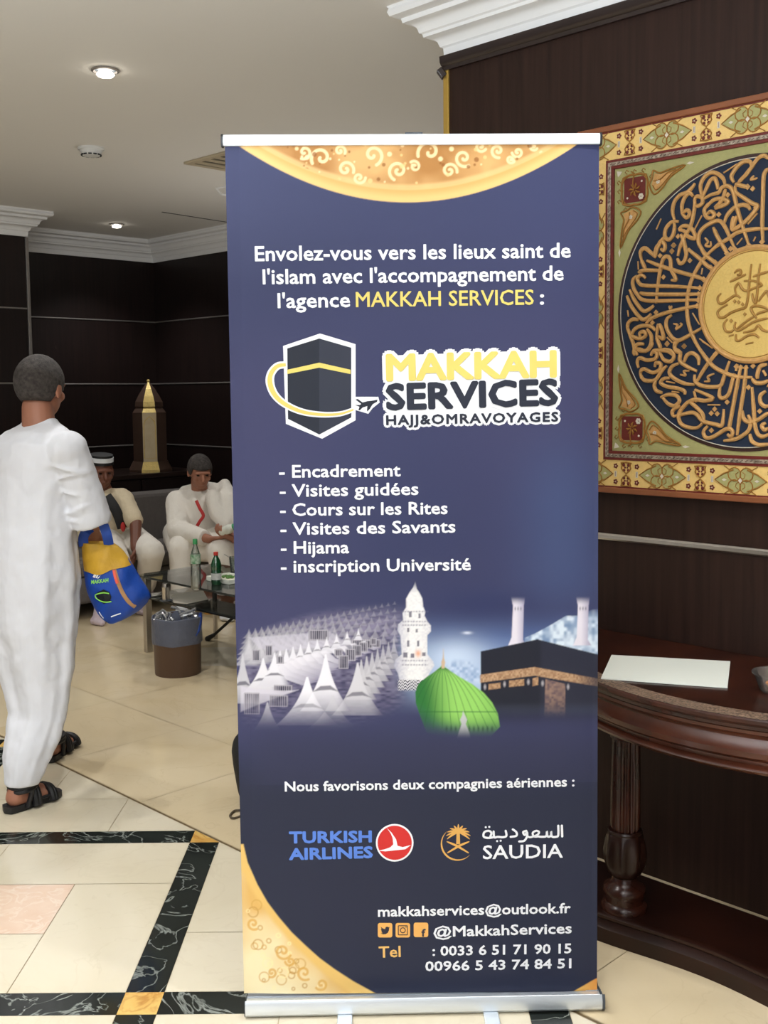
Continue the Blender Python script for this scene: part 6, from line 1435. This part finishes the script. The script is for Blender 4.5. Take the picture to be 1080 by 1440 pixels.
foot(body, aa_ + Vector((-0.02, 0.04, -0.1)), aa_ + Vector((0.03, -0.19, -0.1)), aa_, 0.006); foot(body, ab_ + Vector((-0.02, 0.04, -0.1)), ab_ + Vector((0.04, -0.19, -0.1)), ab_, 0.006)
organic(body.build('body', M['skin'], sp), 0.0055, 4, 0.5)
hair_cap(hcp, f_, r_, u_, 'hair', M['hair_dark'], sp); eyes(hcp, f_, r_, u_, sp)
ro = MB(); ro.limb([nbp - UP * 0.03, P(282, 712, 7.6), P(282, 740, 7.62), hipp + UP * 0.02], [0.075, 0.15, 0.165, 0.175], 20)
ro.limb([P(275, 706, 7.58), sa, ea], [0.09, 0.088, 0.08], 16); ro.tube([ea, ea.lerp(wa_, 0.45), ea.lerp(wa_, 0.88)], [0.08, 0.066, 0.056], 20)
ro.limb([P(290, 706, 7.58), sb, eb], [0.09, 0.085, 0.076], 16); ro.tube([eb, eb.lerp(wb_, 0.8)], [0.07, 0.056], 20)
wrinkle(organic(ro.build('robe', M['white_cotton'], sp), 0.009, 4), 0.010, 0.08)
tr3 = MB(); tr3.limb([hipp + Vector((-0.06, -0.02, 0)), ka, ka.lerp(aa_, 0.55)], [0.13, 0.10, 0.082], 18); tr3.tube([ka.lerp(aa_, 0.5), ka.lerp(aa_, 0.88)], [0.082, 0.078], 24)
tr3.limb([hipp + Vector((0.12, -0.02, 0)), kb, kb.lerp(ab_, 0.55)], [0.13, 0.105, 0.085], 18); tr3.tube([kb.lerp(ab_, 0.5), kb.lerp(ab_, 0.9)], [0.085, 0.082], 24); tr3.limb([ka.lerp(kb, 0.25) + Vector((0, 0.1, -0.0)), ka.lerp(kb, 0.75) + Vector((0, 0.1, 0))], [0.09, 0.09], 16)
wrinkle(organic(tr3.build('trousers', M['white_cotton'], sp), 0.009, 4), 0.010, 0.08)
for an, dx in ((aa_, 0.03), (ab_, 0.04)):
    mb = MB(); foot(mb, an + Vector((-0.02, 0.046, -0.1)), an + Vector((dx, -0.196, -0.1)), an + UP * 0.005, 0.008); mb.limb([an, an + UP * 0.08], [0.046, 0.048])
    o = organic(mb.build('sock', M['bag_white'], sp), 0.006, 10, 0.7); d_ = o.modifiers.new('grow', 'DISPLACE'); d_.strength = 0.006; d_.mid_level = 0.0
shw = MB(); shw.limb([P(262, 694, 7.62), P(286, 690, 7.66), P(312, 694, 7.58), P(324, 716, 7.5), P(327, 738, 7.4)], [0.06, 0.07, 0.07, 0.066, 0.06], 16)
shw.limb([P(316, 682, 7.6), P(322, 704, 7.46), P(325, 730, 7.38), P(326, 752, 7.36)], [0.045, 0.07, 0.075, 0.07], 16); shw.limb([P(300, 700, 7.44), P(306, 722, 7.38), P(318, 738, 7.32)], [0.06, 0.06, 0.05], 14)
wrinkle(organic(shw.build('shawl', M['white_cotton'], sp), 0.008, 6, 0.7), 0.008, 0.06)
MB().tube(spline([P(276, 704, 7.36), P(281, 715, 7.33), P(286, 725, 7.32), P(281, 733, 7.3), P(277, 740, 7.3)], 4), 0.011, 8, flat=(Vector((0.2, -0.97, 0)), 0.3)).build('red_lanyard', bpy.data.materials['red_fabric'], sp, smooth=True)
hb = P(322, 744, 7.06); fb = thing('food_packet', 'small white packet with a green top held by the person with red lanyard', 'packet', hb)
ax_ = Vector((0.85, -0.2, 0.35)).normalized()
MB().limb([hb - ax_ * 0.05, hb, hb + ax_ * 0.02], [0.026, 0.032, 0.026], 16).build('wrapper', M['foam'], fb, smooth=True)
MB().limb([hb + ax_ * 0.04, hb + ax_ * 0.06], [0.024, 0.02], 14).build('green_top', M['green_cap'], fb, smooth=True)
